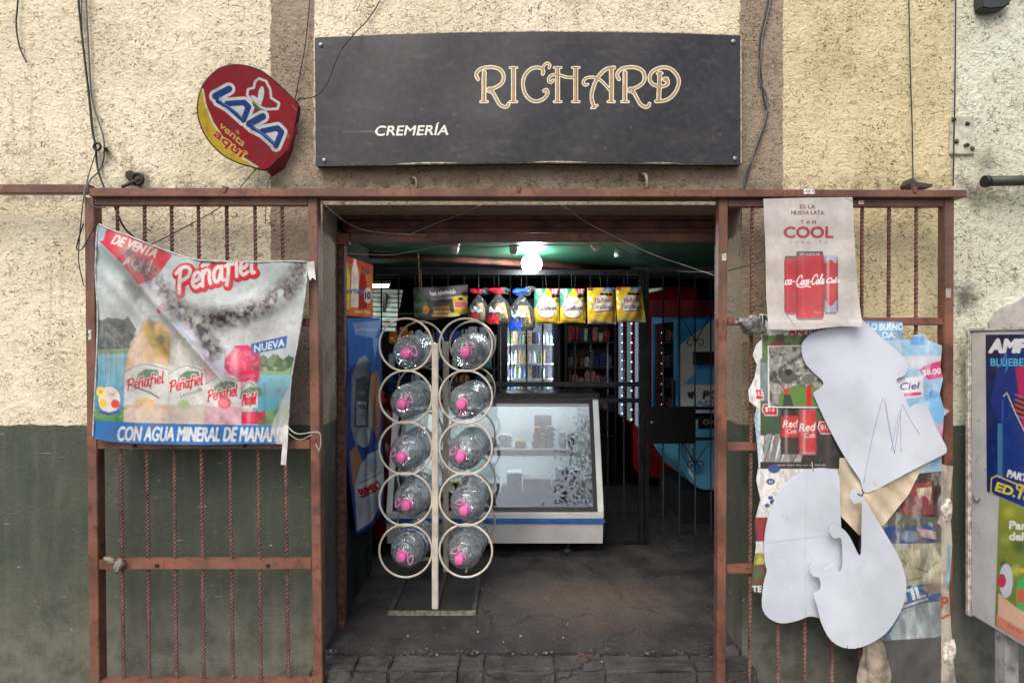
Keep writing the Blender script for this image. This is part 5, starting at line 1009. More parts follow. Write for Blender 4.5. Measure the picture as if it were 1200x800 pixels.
for k in range(7): z = .03 + k * .034; prof += [(.1165, z), (.1165, z + .012), (.108, z + .020), (.108, z + .027)]
prof += [(.1165, .275), (.1165, .30), (.113, .32), (.104, .336), (.098, .342), (.094, .352), (.082, .362), (.076, .366), (.072, .376), (.060, .384), (.052, .387), (.046, .394), (.038, .398), (.028, .404), (.027, .424)]
prof_in = [(r - .0015 if r > .01 else 0, z + (.002 if z < .01 else 0)) for r, z in prof]
prof = [(r * .94 if z < .37 else r, z) for r, z in prof]
def jug(loc, label):
    t = thing('water_jug', label, 'water jug', loc, 'water jugs lying in the rack')
    return t
def make_jug(t, seed):
    off = wloc(t)
    def L_(mb, nm, mt, par=t):
        me = mb.mesh(nm); o = bpy.data.objects.new(nm, me); LINK(o); o.parent = par; me.materials.append(mt); return o
    L_(MB().lathe(prof, 36), 'bottle', PET)
    L_(MB().lathe([(0, .446), (.024, .446), (.0275, .443), (.0275, .412), (.030, .408), (.030, .404), (.0, .4039)], 24), 'cap', PINK)
    h = smooth([(.036, .0, .41), (.046, .014, .42), (.062, .03, .418), (.07, .0, .414), (.062, -.03, .418), (.046, -.014, .421), (.036, .0, .412)], 4)
    L_(MB().tube(h, .0036, 7).ring((0, 0, .405), .034, .004, 'Z', 24, 7), 'handle', PINKH)
names = ['top', 'second', 'third', 'fourth', 'lowest']; protoj = None
rj = random.Random(5); turn = [[.3, 1.0], [.7, -1.4], [2.7, 2.5], [2.9, 2.0], [-.3, 2.1]]
for i, z in enumerate(ZC):
    for k, x in enumerate((RXL, RXR)):
        lb_ = f'pink-capped water jug in {names[i]} ring of rack column nearer the {"bread banner" if k == 0 else "display counter"}'
        if (i, k) == (4, 0): lb_ = 'pink-capped water jug with blue label band lying lowest in the rack'
        loc = (x + .03 + rj.uniform(-.006, .006), RY0 + .425 + rj.uniform(-.025, .02), z - .028)
        R = Matrix.Rotation(math.radians(90) + rj.uniform(-.03, .03), 4, 'X') @ Matrix.Rotation(0, 4, 'Y') @ Matrix.Rotation(turn[i][k], 4, 'Z')
        e = (Matrix.Rotation(rj.uniform(-.15, -.08), 4, 'Z') @ Matrix.Rotation(rj.uniform(.02, .06), 4, 'X') @ R).to_euler()
        if protoj is None:
            protoj = jug(loc, lb_); make_jug(protoj, 0); protoj.rotation_euler = e; t = protoj
        else: t = dup(protoj, loc, lb_, rot=e)
        if (i, k) == (4, 0):
            lbm = newmat('jug_label')[0]; nt_ = lbm.node_tree; b_ = nt_.nodes['Principled BSDF']; n_ = noise(nt_, coord(nt_, True), 26, 3); nt_.links.new(mixc(nt_, ramp(nt_, n_, .42, .58), (40, 96, 176), (196, 206, 222)), b_.inputs['Base Color'])
            mbb = MB(); 
            mbb.lathe([(.1112, .20), (.1122, .201), (.1122, .262), (.1112, .263)], 36); me = mbb.mesh('label'); bmx = bmesh.new(); bmx.from_mesh(me); bmesh.ops.delete(bmx, geom=[f for f in bmx.faces if len(f.verts) > 4], context='FACES'); bmx.to_mesh(me); bmx.free()
            o = bpy.data.objects.new('label', me); LINK(o); o.parent = t; me.materials.append(lbm)
# ------------------------------------------------------------------ refrigerated display counter
cx0, cx1 = -.96, .70; cf = 1.40; ctop = 1.34
ct = thing('display_counter', 'white refrigerated display counter with sloping glass and blue trim', 'display counter', ((cx0 + cx1) / 2, 1.8, FZ))
part('base_panel', MB().prism([(cx0, cf + .005, .415), (cx0, cf + .04, .25), (cx0, 2.12, .25), (cx0, 2.12, .415)], (cx1 - cx0 - .004, 0, 0)), WHITEP, ct)
part('blue_trim', MB().box(cx0 - .006, cx1 + .008, cf - .016, 2.12, .417, .447).bevel(.006), mat('blue_trim', (40, 104, 178), .35), ct)
part('ledge', MB().box(cx0, cx1, cf - .004, 2.12, .449, .495).bevel(.006), WHITEP, ct)
g0 = Vector((0, cf + .03, .50)); g1 = Vector((0, cf + .305, 1.325))
ED = mat('end_panel', (222, 222, 218), .35, 0, .05, 5)
for xx in (cx0, cx1 - .045):
    part('end_panel', MB().prism([(xx, cf + .0, .497), (xx, g1.y - .01, ctop - .005), (xx, g1.y + .04, ctop - .005), (xx, cf + .055, .497)], (.045, 0, 0)).bevel(.003), ED, ct)
    part('side_glass', MB().prism([(xx + .018, cf + .058, .497), (xx + .018, g1.y + .042, ctop - .006), (xx + .018, 2.08, ctop - .006), (xx + .018, 2.08, .497)], (.008, 0, 0)), glass('clear_glass', (240, 248, 246)), ct)
gx0, gx1 = cx0 + .047, cx1 - .047; dn = (g1 - g0).normalized(); nrm = Vector((0, -dn.z, dn.y))
def slab(x0, x1, a, b_, t0, t1): 
    A = g0 + dn * a; B = g0 + dn * b_; q = [A + nrm * t0, A + nrm * t1, B + nrm * t1, B + nrm * t0]
    return MB().prism([(x0, p.y, p.z) for p in q], (x1 - x0, 0, 0))
GL = (g1 - g0).length
GASK = mat('black_gasket', (22, 22, 23), .4)
part('front_glass', slab(gx0 + .03, gx1 - .03, .03, GL - .03, -.003, .003), glass('front_pane', (240, 248, 246), 0, 1.8), ct)
for a in ((gx0, gx1, 0, .029, -.012, .012), (gx0, gx1, GL - .029, GL, -.012, .012), (gx0, gx0 + .029, .030, GL - .030, -.012, .012), (gx1 - .029, gx1, .030, GL - .030, -.012, .012)): part('gasket', slab(*a), GASK, ct)
part('top', MB().box(cx0 - .01, cx1 + .01, g1.y - .03, 2.14, ctop + .001, ctop + .042).bevel(.006), mat('black_top', (30, 30, 31), .25, 0, .2, 6, .5, (84, 80, 76), 60), ct)
INN = mat('inner_white', (226, 230, 228), .35, 0, .04, 4)
part('back_panel', MB().box(gx0 - .02, gx1 + .02, 2.09, 2.118, .497, ctop - .002), INN, ct); part('deck', MB().box(gx0, gx1, cf + .075, 2.088, .497, .515), INN, ct)
SHG = mat('shelf_white', (214, 222, 222), .3, 0, .05)
shz = [.925, .615]
part('shelf', MB().box(gx0 + .02, gx1 - .16, 1.66, 2.086, shz[0] - .012, shz[0]).bevel(.002), SHG, ct); part('shelf', MB().box(gx0 + .02, gx1 - .34, 1.56, 2.086, shz[1] - .014, shz[1]).bevel(.002), SHG, ct)
part('fill_tube', MB().tube([(gx0 + .05, 1.69, shz[0] - .03), (gx1 - .2, 1.69, shz[0] - .03)], .010, 10), emat('counter_tube_low', (236, 246, 255), 7), ct); part('shelf_lip', MB().box(gx0 + .02, gx1 - .16, 1.652, 1.659, shz[0] - .045, shz[0] + .004), SHG, ct)  # unseen tube added to brighten the lower deck, hidden by the lip
part('tray_wall', MB().box(gx1 - .337, gx1 - .328, 1.56, 2.0, .516, .66), SHG, ct)
part('valance', MB().box(gx0, gx1, 1.745, 1.752, ctop - .075, ctop - .002), INN, ct); part('fill_tube', MB().tube([(gx0 + .05, 1.785, ctop - .03), (gx1 - .05, 1.785, ctop - .03)], .012, 10), emat('counter_tube', (236, 246, 255), 12), ct)  # tube out of view behind the valance, added to brighten the case inside
for xx in (cx0 + .15, cx1 - .26):
    part('leg', MB().lathe([(.05, 0), (.05, .012), (.02, .02), (.016, .096)], 14, Matrix.Translation((xx, 1.56, FZ))), mat('leg_iron', (60, 60, 60), .5, .4), ct)
part('plinth', MB().box(cx0 + .05, cx1 - .08, 1.72, 2.1, FZ, .249), BLACK2, ct)
# goods inside counter
def pack(loc, sx, sy, sz, m, label, cat='food pack', group='goods inside the counter', sag=.1, top=None, seed=1, name='food_pack', rot=0):
    """a soft pack: bulged block with crimped ends"""
    r = random.Random(seed); mb = MB(); n = 6; bmesh.ops.create_grid(mb.b, x_segments=n, y_segments=n, size=.5)
    bmesh.ops.delete(mb.b, geom=mb.b.verts[:], context='VERTS')
    def S(u, v, s): 
        k = (max(0, 1 - abs(2 * u - 1) ** 3.2) * max(0, 1 - abs(2 * v - 1) ** 3.2)) ** .6
        return Vector(((u - .5) * sx * (1 - .06 * math.sin(v * math.pi)), s * sy / 2 * k + r.uniform(-1, 1) * sy * .05, v * sz))
    rows = {}
    for s in (-1, 1):
        for i in range(n + 1):
            for j in range(n + 1):
                if s == 1 and (i in (0, n) or j in (0, n)): rows[(s, i, j)] = rows[(-1, i, j)]
                else: rows[(s, i, j)] = mb.b.verts.new(S(i / n, j / n, s))
        for i in range(n):
            for j in range(n):
                f = mb.b.faces.new([rows[(s, i, j)], rows[(s, i + 1, j)], rows[(s, i + 1, j + 1)], rows[(s, i, j + 1)]]); f.smooth = True
    me = mb.mesh(name); o = bpy.data.objects.new(name, me); LINK(o); o.location = loc; o.rotation_euler = (0, 0, rot); me.materials.append(m); o['label'] = label; o['category'] = cat; o['group'] = group
    return o
def brick(loc, sx, sy, sz, m, label, cat, group, name='box', bv=.006):
    me = MB().box(-sx / 2, sx / 2, -sy / 2, sy / 2, 0, sz).bevel(bv).mesh(name); o = bpy.data.objects.new(name, me); LINK(o); o.location = loc; me.materials.append(m)
    o['label'] = label; o['category'] = cat; o['group'] = group; return o
YEL = mat('yellow_pack', (206, 160, 48), .4, 0, .16, 40); GRN = mat('green_pack', (120, 176, 110), .4, 0, .16, 40); BLU = mat('blue_pack', (42, 84, 160), .35, 0, .16, 45); PNK = mat('sausage_pack', (176, 104, 96), .3, 0, .16, 40)
PAL = mat('pale_pack', (206, 210, 216), .4, 0, .15, 30); LILAC = mat('lilac_pack', (196, 192, 214), .4, 0, .15, 30); DKB = mat('navy_pack', (30, 44, 96), .35, 0, .4, 40); TEAL = mat('teal_pack', (70, 150, 150), .35, 0, .4, 40)
for k, (x, z) in enumerate([(.19, 0), (.245, 0), (.20, .058), (.25, .056), (.21, .113)]): brick((x, 1.80, shz[0] + z), .05, .09, .055, YEL, ('lower left yellow carton of the pile in the counter', 'lower right yellow carton of the pile in the counter', 'middle left yellow carton of the pile in the counter', 'middle right yellow carton of the pile in the counter', 'topmost yellow carton of the pile in the counter')[k], 'carton', 'yellow cartons in the counter', 'carton')
for k in range(4): brick((.315, 1.80, shz[0] + k * .044), .075, .08, .042, GRN, f'{("bottom", "second", "third", "topmost")[k]} pale green tub of the stack beside yellow cartons in the counter', 'tub', 'green tubs in the counter', 'tub', .012)
brick((.26, 1.9, shz[0]), .14, .08, .25, mat('grey_stock', (112, 112, 108), .5), 'tall grey carton standing behind the yellow cartons', 'carton', 'goods inside the counter', 'carton')
brick((.42, 1.86, shz[0] + .0), .06, .06, .12, PAL, 'small white carton at the right end of the upper counter shelf', 'carton', 'goods inside the counter', 'carton')
for k, x in enumerate((-.18, -.06)): brick((x, 1.84, shz[0]), .11, .12, .07 + .03 * k, (LILAC, PAL)[k], ('lilac flat tub on the upper counter shelf behind the rack', 'white flat tub on the upper counter shelf next to the lilac one')[k], 'tub', 'goods inside the counter', 'tub', .01)
cvt = mat('printed_tray', (150, 148, 142), .4, 0, .16, 26)
brick((.2, 1.64, shz[1]), .22, .16, .10, cvt, 'grey printed tray box on the lower shelf of the counter', 'box', 'goods inside the counter'); brick((.02, 1.66, shz[1]), .12, .15, .14, PAL, 'white carton on lower counter shelf beside the printed tray', 'carton', 'goods inside the counter', 'carton'); brick((-.2, 1.66, shz[1]), .2, .15, .06, PAL, 'low white tray at the rack end of lower counter shelf', 'tray', 'goods inside the counter', 'tray')
pack((.40, 1.62, .665), .11, .06, .13, BLU, 'blue milk pouch standing above the sausages in the counter', seed=2); pack((.50, 1.66, .665), .10, .06, .10, mat('sky_pack', (96, 150, 200), .35, 0, .5, 40), 'light blue pouch beside the darker blue pouch in the counter', seed=3)
brick((.45, 1.64, .517), .26, .13, .145, mat('carton_under', (190, 196, 196), .5), 'white carton under blue pouches on the counter deck', 'carton', 'goods inside the counter', 'carton')
for k in range(3):
    pack((.375 + (k % 2) * .13, 1.53 - .0 * k, .517 + (k // 2) * .055), .14, .06, .075, PNK, ('reddish sausage pack lying lower left at the counter front', 'reddish sausage pack lying nearest the right end of the counter', 'reddish sausage pack lying on top of the left sausage pack')[k], seed=5 + k, group='sausage packs in the counter')
for k in range(4): pack((-.72 + k * .13, 1.72, (.517)), .12, .08, .14, (PAL, LILAC, YEL, PAL)[k], ('white pouch', 'lilac pouch', 'yellow pouch', 'cream pouch')[k] + ' on the counter deck behind the bottle rack', seed=20 + k)
cheese = mat('cheese_yellow', (226, 190, 104), .5, 0, .12, 20); ham = mat('ham_pink', (214, 140, 130), .45, 0, .14, 20)
for k, (x, m_, sx, sz, lb_, ct_) in enumerate([(.07, cheese, .09, .06, 'yellow cheese block on upper counter shelf next to the white tub', 'cheese'), (-.30, cheese, .10, .08, 'pale yellow cheese block at the rack end of upper counter shelf', 'cheese'), (-.44, ham, .12, .06, 'pink ham piece at the far rack end of upper counter shelf', 'ham'), (.485, BLU, .05, .09, 'small blue carton at the outer end of the upper counter shelf', 'carton')]): brick((x, 1.78, shz[0]), sx, .09, sz, m_, lb_, ct_, 'goods inside the counter', ct_, .008)
for k, (x, m_, sx, sz, lb_, ct_) in enumerate([(-.06, ham, .05, .05, 'pink ham piece on the lower counter shelf beside white carton', 'ham'), (-.42, cheese, .14, .07, 'yellow cheese block on lower counter shelf behind the rack', 'cheese'), (.335, GRN, .03, .09, 'slim green carton beside the printed tray box', 'carton')]): brick((x, 1.62, shz[1]), sx, .09, sz, m_, lb_, ct_, 'goods inside the counter', ct_, .008)
for k in range(5): part('price_tag', MB().box(-.3 + k * .17, -.255 + k * .17, 1.647, 1.6505, shz[0] - .036, shz[0] - .008), mat('price_tag', (226, 214, 120), .5), ct)
# ------------------------------------------------------------------ black security grille behind the doorway
GY = 1.70; gz0, gz1 = FZ + .02, 2.36
gg = thing('security_grille', 'black security grille of twisted bars standing above and beside the counter', 'grille', (.1, GY, FZ))
X_ = lambda px: (px - 600) * (GY + CD) / F
GB = mat('grille_iron', (34, 34, 36), .3, .3, .3, 12, .0)
for p in [447, 467, 486, 506, 525, 544, 561, 579, 598, 617, 636, 655, 674, 692, 712, 731]:
    low = 1.40 if X_(p) < .72 else gz0
    part('twisted_bar', MB().twist((X_(p), GY, low), (X_(p), GY, gz1), .0075, .095), GB, gg)
part('rail', MB().box(X_(440), X_(748), GY - .013, GY + .013, 1.435, 1.472), GB, gg); part('rail', MB().box(.725, X_(748), GY - .013, GY + .013, 1.305, 1.34), GB, gg); part('rail', MB().box(X_(440), X_(748), GY - .013, GY + .013, gz1 - .02, gz1 + .02), GB, gg); part('rail', MB().box(.725, X_(748), GY - .012, GY + .012, FZ + .01, FZ + .045), GB, gg)
part('post', MB().box(X_(748.5), X_(754), GY - .02, GY + .02, FZ, gz1 + .02), GB, gg)
gd = thing('grille_door', 'black barred grille door with lock plate and scrolls beside the counter', 'grille door', (X_(800), GY, FZ))
part('stile', MB().box(X_(755), X_(760), GY - .016, GY + .016, FZ + .01, gz1), GB, gd); part('stile', MB().box(X_(848), X_(853), GY - .016, GY + .016, FZ + .01, gz1), GB, gd)
for p in (777, 796, 814.5, 833): part('twisted_bar', MB().twist((X_(p), GY, FZ + .03), (X_(p), GY, gz1), .0075, .095), GB, gd)
zy = lambda y: CH - (y - 400) * (GY + CD) / F
for ya, yb in ((476, 480), (512, 515.5), (642, 647)): part('rail', MB().box(X_(760.5), X_(847.5), GY - .014, GY + .014, zy(yb), zy(ya)), GB, gd)
part('lock_plate', MB().box(X_(761), X_(813), GY - .030, GY - .016, zy(519), zy(478.5)).bevel(.003), mat('lock_plate', (30, 30, 32), .35, .4, .25, 80), gd)
kn_ = MB(); kn_.lathe([(0, 0), (.012, 0), (.012, .02), (.005, .026), (0, .026)], 12, Matrix.Translation((X_(762.5), GY - .028, zy(494))) @ Matrix.Rotation(math.pi / 2, 4, 'X')); part('lock_knob', kn_, GREY, gd)
def scroll(cx, cy, s=1, flip=1):
    out = []
    for t in np.linspace(0, 1, 22): a = 2.2 * math.pi * t; r = .048 * s * (1 - .75 * t); out.append(Vector((X_(cx) + flip * (.05 * s - r * math.cos(a)), GY - .012, zy(cy) + r * math.sin(a) * 1.0)))
    return out
for yb, yt in ((400, 366), (542, 512)):
    for fl in (-1, 1):
        sp_ = [Vector((X_(814.5) + fl * .155, GY - .012, zy(yt))), Vector((X_(814.5) + fl * .09, GY - .012, zy((yt * 1.3 + yb * .7) / 2))), Vector((X_(814.5), GY - .012, zy(yb)))]
        part('scroll', MB().tube(smooth(sp_, 5) , .0045, 6), GB, gd); part('scroll', MB().tube(scroll(814.5, yb + 2, .8, fl), .0045, 6), GB, gd)
# ------------------------------------------------------------------ goods hung on the grille
TW = {}
def hang(name, label, cat, cv, x0, y0, x1, y1, d, group, skew=0, thick=.035, film=None, names='face', m=PFILM):
    """a filled pouch: printed front that bulges, plain back, sealed edges"""
    t = thing(name, label, cat, PX((x0 + x1) / 2, y1, d), group)
    top, bot = [(x0, y0), (x1, y0)], [(x0 + skew * .3, y1), (x1 + skew, y1)]
    def dep(x, y):
        u = np.clip((x - x0) / (x1 - x0), 0, 1); v = np.clip((y - y0) / (y1 - y0), 0, 1)
        return d - thick * (np.clip(1 - np.abs(2 * u - 1) ** 3, 0, 1) * np.clip(1 - np.abs(2 * v - 1) ** 4, 0, 1)) ** .7 + .0016 * np.sin(x * .55 + y * .3) + .0016 * np.sin(y * .62 - x * .2)
    part(names, sheet(names, cv, top, [(x1, y0), (x1 + skew, y1)], bot, [(x0, y0), (x0 + skew * .3, y1)], dep, .45), m, t)
    back = Cv(x0 - 2, y0 - 2, x1 + abs(skew) + 2, y1 + 2, 1, (170, 150, 90))
    part('back', sheet('back', back, top, [(x1, y0), (x1 + skew, y1)], bot, [(x0, y0), (x0 + skew * .3, y1)], lambda x, y: 2 * d + .004 - dep(x, y), 2.5), m, t)
    part('hanging_string', MB().tube([PX((x0 + x1) / 2, y0 + 1, d), PX((x0 + x1) / 2 - 1, y0 - 14, d + .03), PX((x0 + x1) / 2 - 1, 318, d + .08)], .0012, 4), CABLE, t)
    return t
def tort_green(x0, y0, x1, y1):
    cv = Cv(x0 - 1, y0 - 1, x1 + 5, y1 + 1, 4, (218, 182, 44)); w = x1 - x0
    cv.poly([(x0 - 1, y0 - 1), (x0 + w * .52, y0 - 1), (x0 + w * .12, y0 + 20), (x0 - 1, y0 + 24)], (56, 140, 112)); cv.poly([(x0 + w * .5, y0 - 1), (x1 + 5, y0 - 1), (x1 + 5, y0 + 16)], (140, 110, 96)); cv.poly([(x0 + w * .6, y0 - 1), (x1 + 5, y0 - 1), (x1 + 5, y0 + 7), (x0 + w * .7, y0 + 7)], (176, 56, 84)); cv.text('+3', x0 + 5, y0 + 5.5, 5, (230, 236, 230), .05); cv.text('15', x0 + w * .82, y0 + 5.4, 4.6, (236, 226, 220), .05)
    for p in ((.78, 9), (.95, 9), (.95, 14)): cv.ell(x0 + w * p[0], y0 + p[1], 2.6, 2.4, (34, 34, 34))
    cv.ell(x0 + w * .5, y0 + 22, w * .4, 13, (228, 218, 208)); cv.ell(x0 + w * .5, y0 + 30, w * .34, 6, (170, 96, 60)); cv.ell(x0 + w * .5, y0 + 29.5, w * .30, 4.6, (232, 222, 200)); cv.text('TíaRosa', x0 + w * .5, y0 + 18, 4.2, (190, 130, 90), .02, rot=-.12, shear=.2, width=w * .5); cv.text('Tortillinas', x0 + w * .5, y0 + 25.5, 5, (70, 50, 96), .03, rot=-.08, shear=.1, width=w * .8); cv.grime(.3, 5, 7, (240, 230, 190), .55, .75)
    return cv
def tort_yel(x0, y0, x1, y1, sk):
    cv = Cv(x0 - 1, y0 - 1, x1 + 6, y1 + 1, 4, (222, 180, 40)); w = x1 - x0
    cv.rect(x0, y0, x0 + w * .22, y0 + 3.6, (150, 70, 50)); cv.rect(x0 + w * .6, y0, x0 + w * .96, y0 + 4.4, (70, 110, 176)); cv.text('nuevo', x0 + w * .78, y0 + 3.5, 2.4, (220, 226, 230), .03); 
    for p in (.55, .7, .86): cv.ell(x0 + w * p, y0 + 8, 2.6, 2, (34, 34, 34))
    cv.poly([(x0 + w * .28 + sk * .3, y0 + 30), (x0 + w * .24, y0 + 18), (x0 + w * .4, y0 + 9), (x0 + w * .7, y0 + 9), (x0 + w * .9, y0 + 17), (x0 + w * .95 + sk * .5, y0 + 28)], (226, 216, 204)); cv.text('TíaRosa', x0 + w * .56 + sk * .3, y0 + 17.5, 5.4, (170, 66, 90), .03, rot=-.1, shear=.2, width=w * .66); cv.text('Tortillinas', x0 + w * .54 + sk * .4, y0 + 25, 5.4, (66, 56, 112), .03, rot=.04, width=w * .82); cv.stroke([(x0 + w * .3 + sk * .3, y0 + 28.5), (x0 + w * .86 + sk * .5, y0 + 27)], 1.6, (150, 60, 40)); cv.rect(x0 - 1, y1 - 5, x1 + 6, y1 + 1, (196, 176, 120)); cv.grime(.35, 5, 9, (240, 226, 170), .55, .75)
    return cv
G4 = 'tortilla packs hung on the grille'
hang('tortilla_pack', 'yellow tortilla pack with green corner hanging next to blue bread bag', 'tortilla pack', tort_green(626, 338, 655, 379), 626, 338, 654.5, 379, 4.74, G4, 1); hang('tortilla_pack', 'second yellow tortilla pack with green corner hanging next to plain yellow ones', 'tortilla pack', tort_green(656, 338, 686, 379), 656, 338, 685, 378.5, 4.73, G4, 1)
hang('tortilla_pack', 'plain yellow tortilla pack hanging third in the row', 'tortilla pack', tort_yel(688, 337, 720, 380, 1), 688, 337, 720, 379.5, 4.72, G4, 2); hang('tortilla_pack', 'plain yellow tortilla pack hanging last in the row by the grille door', 'tortilla pack', tort_yel(721.5, 336.5, 751, 378, 6), 721.5, 336.5, 751, 377.5, 4.70, G4, 6)
# dark sandwich poster in front of the bars
cv = Cv(482, 330, 550, 378, 5, (74, 70, 72)); cv.poly([(482, 336), (520, 339), (550, 334), (550, 350), (506, 352), (482, 342)], (104, 96, 98)); cv.text('haz sándwich', 519, 345, 5, (226, 222, 220), .035, rot=-.10, width=30); cv.text('rico y al instante', 519, 351, 3.2, (190, 176, 176), .02, rot=-.08, width=30); cv.poly([(484, 352), (492, 344), (500, 352), (502, 366), (486, 372)], (92, 116, 90)); cv.ell(499, 363, 4, 5, (190, 140, 60)); cv.poly([(507, 360), (527, 358), (528, 366), (508, 368)], (166, 110, 64)); cv.rect(508, 364, 528, 366.5, (226, 190, 120)); cv.rect(506, 368, 526, 372, (190, 140, 80)); cv.ell(532, 369, 7, 3, (206, 190, 110)); cv.poly([(530, 348), (547, 345), (548, 366), (533, 369)], (222, 184, 60)); cv.rect(533, 354, 547, 360, (190, 90, 120)); cv.ell(540, 350, 3, 1.6, (30, 30, 30)); cv.rect(482, 371, 550, 378, (40, 36, 38)); cv.grime(.3, 8, 3, (40, 38, 40), .5, .7)
po = thing('poster', 'dark sandwich poster hanging on the grille beside the bread bags', 'poster', PX(516, 374, 4.78), None)
part('sheet', sheet('sheet', cv, [(484, 337), (520, 336), (548, 333)], [(548, 333), (549, 368)], [(486, 376), (515, 374), (549, 368)], [(484, 337), (486, 376)], lambda x, y: 4.76 + .01 * np.sin(x * .2) + .006 * np.sin(y * .5), .45), GLOSS, po)
part('hanging_string', MB().tube([PX(492, 338, 4.77), PX(491, 318, 4.78), PX(490, 296, 4.2)], .003, 5), mat('jute', (150, 130, 80), .8), po); part('hanging_string', MB().tube([PX(494, 336, 4.77), PX(493, 316, 4.78)], .003, 5), mat('jute', (150, 130, 80)), po)
# bread bags: clear bag gathered by a coloured tie, bread slices inside
CLEAR = clear('clear_film', (.94, .95, .96), .07, .12, 34, .8, .8); BREAD = mat('bread', (240, 194, 122), .8, 0, .22, 40, .15, (176, 112, 56), 30)
def bag(x, y0, y1, w_, d, tie, lab_, label):
    t = thing('bread_bag', label, 'bread bag', PX(x, y1, d), 'bread bags hung on the grille'); H = (y1 - y0) * d / F; c = PX(x, y1, d); R = w_ / 2 * d / F
    rr = random.Random(int(x)); Mx = Matrix.Translation(c) @ Matrix.Diagonal((1, .62, 1, 1))
    fl_ = part('film', MB().lathe([(0, .0), (R * .8, .004), (R * .98, H * .1), (R, H * .3), (R * .93, H * .46), (R * .72, H * .58), (R * .44, H * .7), (R * .18, H * .8), (R * .06, H * .86)], 24, Mx), CLEAR, t)
    tm = mat('tie_' + lab_, tie, .3, 0, .35, 40); part('tie', crumple(c + Vector((-R * .12, -.01, H * .92)), R * .5, .016, H * .075, int(x) + 1, 3, .6), tm, t)
    part('tail', crumple(c + Vector((R * .45, .0, H * .93)), R * .5, .015, H * .07, int(x) + 2, 3, .6), CLEAR, t)
    for k in range(6):
        a = (k - 2.5) / 3; mb = MB(); p = c + Vector((a * R * .66, rr.uniform(-.01, .01), H * .03)); q = []
        for s in range(14):
            an = 2 * math.pi * s / 14; q.append(Vector((0,   .46 * R * math.cos(an), H * .29 + H * .275 * math.sin(an))))
        mb.prism([p + v + Vector((v.z * a * -.25, 0, 0)) for v in q], (R * .25, 0, 0)); mb.bevel(.004, 1); part('bread_slice', mb, BREAD, t)
    for ang, za, zb, cc in ((-2.15, .03, .26, tie), (-1.9, .32, .44, (200, 206, 222))):
        mb = MB(); P = []
        for i in range(8):
            an = ang - .45 + i * .15
            wv = .05 * math.sin(i * 1.7 + int(x)); P.append([Vector((R * 1.02 * math.cos(an), R * .65 * math.sin(an), H * (za + wv * .5 + (zb - za + wv) * j / 3))) + c for j in range(4)])
        vs = [v for col in P for v in col]; mb.faces(vs, [(i * 4 + j, i * 4 + 4 + j, i * 4 + 5 + j, i * 4 + 1 + j) for i in range(7) for j in range(3)], True); part('printed_patch', mb, mat('patch_%d%d%d' % cc, cc, .3, 0, .4, 60, .35, (214, 206, 200), 70), fl_)
    part('hanging_string', MB().tube([c + Vector((0, 0, H * .95)), PX(x, 316, d + .08)], .0012, 4), CABLE, t)
bag(561, 338, 379, 25, 4.72, (190, 30, 50), 'red', 'small clear bread bag with red tie next to dark sandwich poster'); bag(584.5, 337, 380.5, 31, 4.70, (206, 36, 54), 'bright_red', 'larger clear bread bag with red tie between small red and blue bags'); bag(611, 337, 388, 33, 4.70, (36, 84, 206), 'blue', 'clear bread bag with blue tie and blue label')
# ------------------------------------------------------------------ lit bulb under the ceiling
bb = thing('light_bulb', 'bright round white bulb glowing under the green ceiling', 'light bulb', PX(623, 318, 4.3))
part('globe', MB().lathe([(0, -.0715)] + [(.072 * math.sin(a), -.072 * math.cos(a)) for a in np.linspace(.3, 2.5, 12)] + [(.03, .065)], 24, Matrix.Translation(PX(623, 309, 4.3))), emat('lit_bulb', (244, 248, 255), 110), bb)
part('socket', MB().lathe([(.03, .066), (.032, .067), (.032, .10), (.05, .102), (.05, .115)], 20, Matrix.Translation(PX(623, 309, 4.3))), WHITEP, bb)
for nm, x, y, lbl in (('lamp_holder', 533, 293, 'small white lamp holder fixed under the ceiling beside the shutter'), ('junction_box', 602, 294, 'pale plastic junction box on ceiling just beside the glowing bulb')):
    h = thing(nm, lbl, 'fixture', PX(x, y, 3.9)); part('cup', MB().lathe([(0, 0), (.02, 0), (.028, .02), (.028, .05), (.036, .055), (.036, .06)], 16, Matrix.Translation(PX(x, y + 4, 3.95))), WHITEP, h); part('cord', MB().tube([PX(x, y - 2, 3.95), PX(x - 4, y - 6, 3.95)], .006, 6), WHITEP, h)
solo('tape_knot', crumple(PX(699, 290, 3.85), .034, .02, .02, 90), WHITEP, 'white tape knot on the cable under the shutter right half', 'tape')
for nm, x0, x1, y in (('tube_clip', 720, 728, 298),): solo(nm, MB().tube([PX(x0, y, 4.4), PX(x1, y, 4.4)], .02, 8), WHITEP, 'small white plastic clip hanging from the ceiling beside the bulb', 'clip')
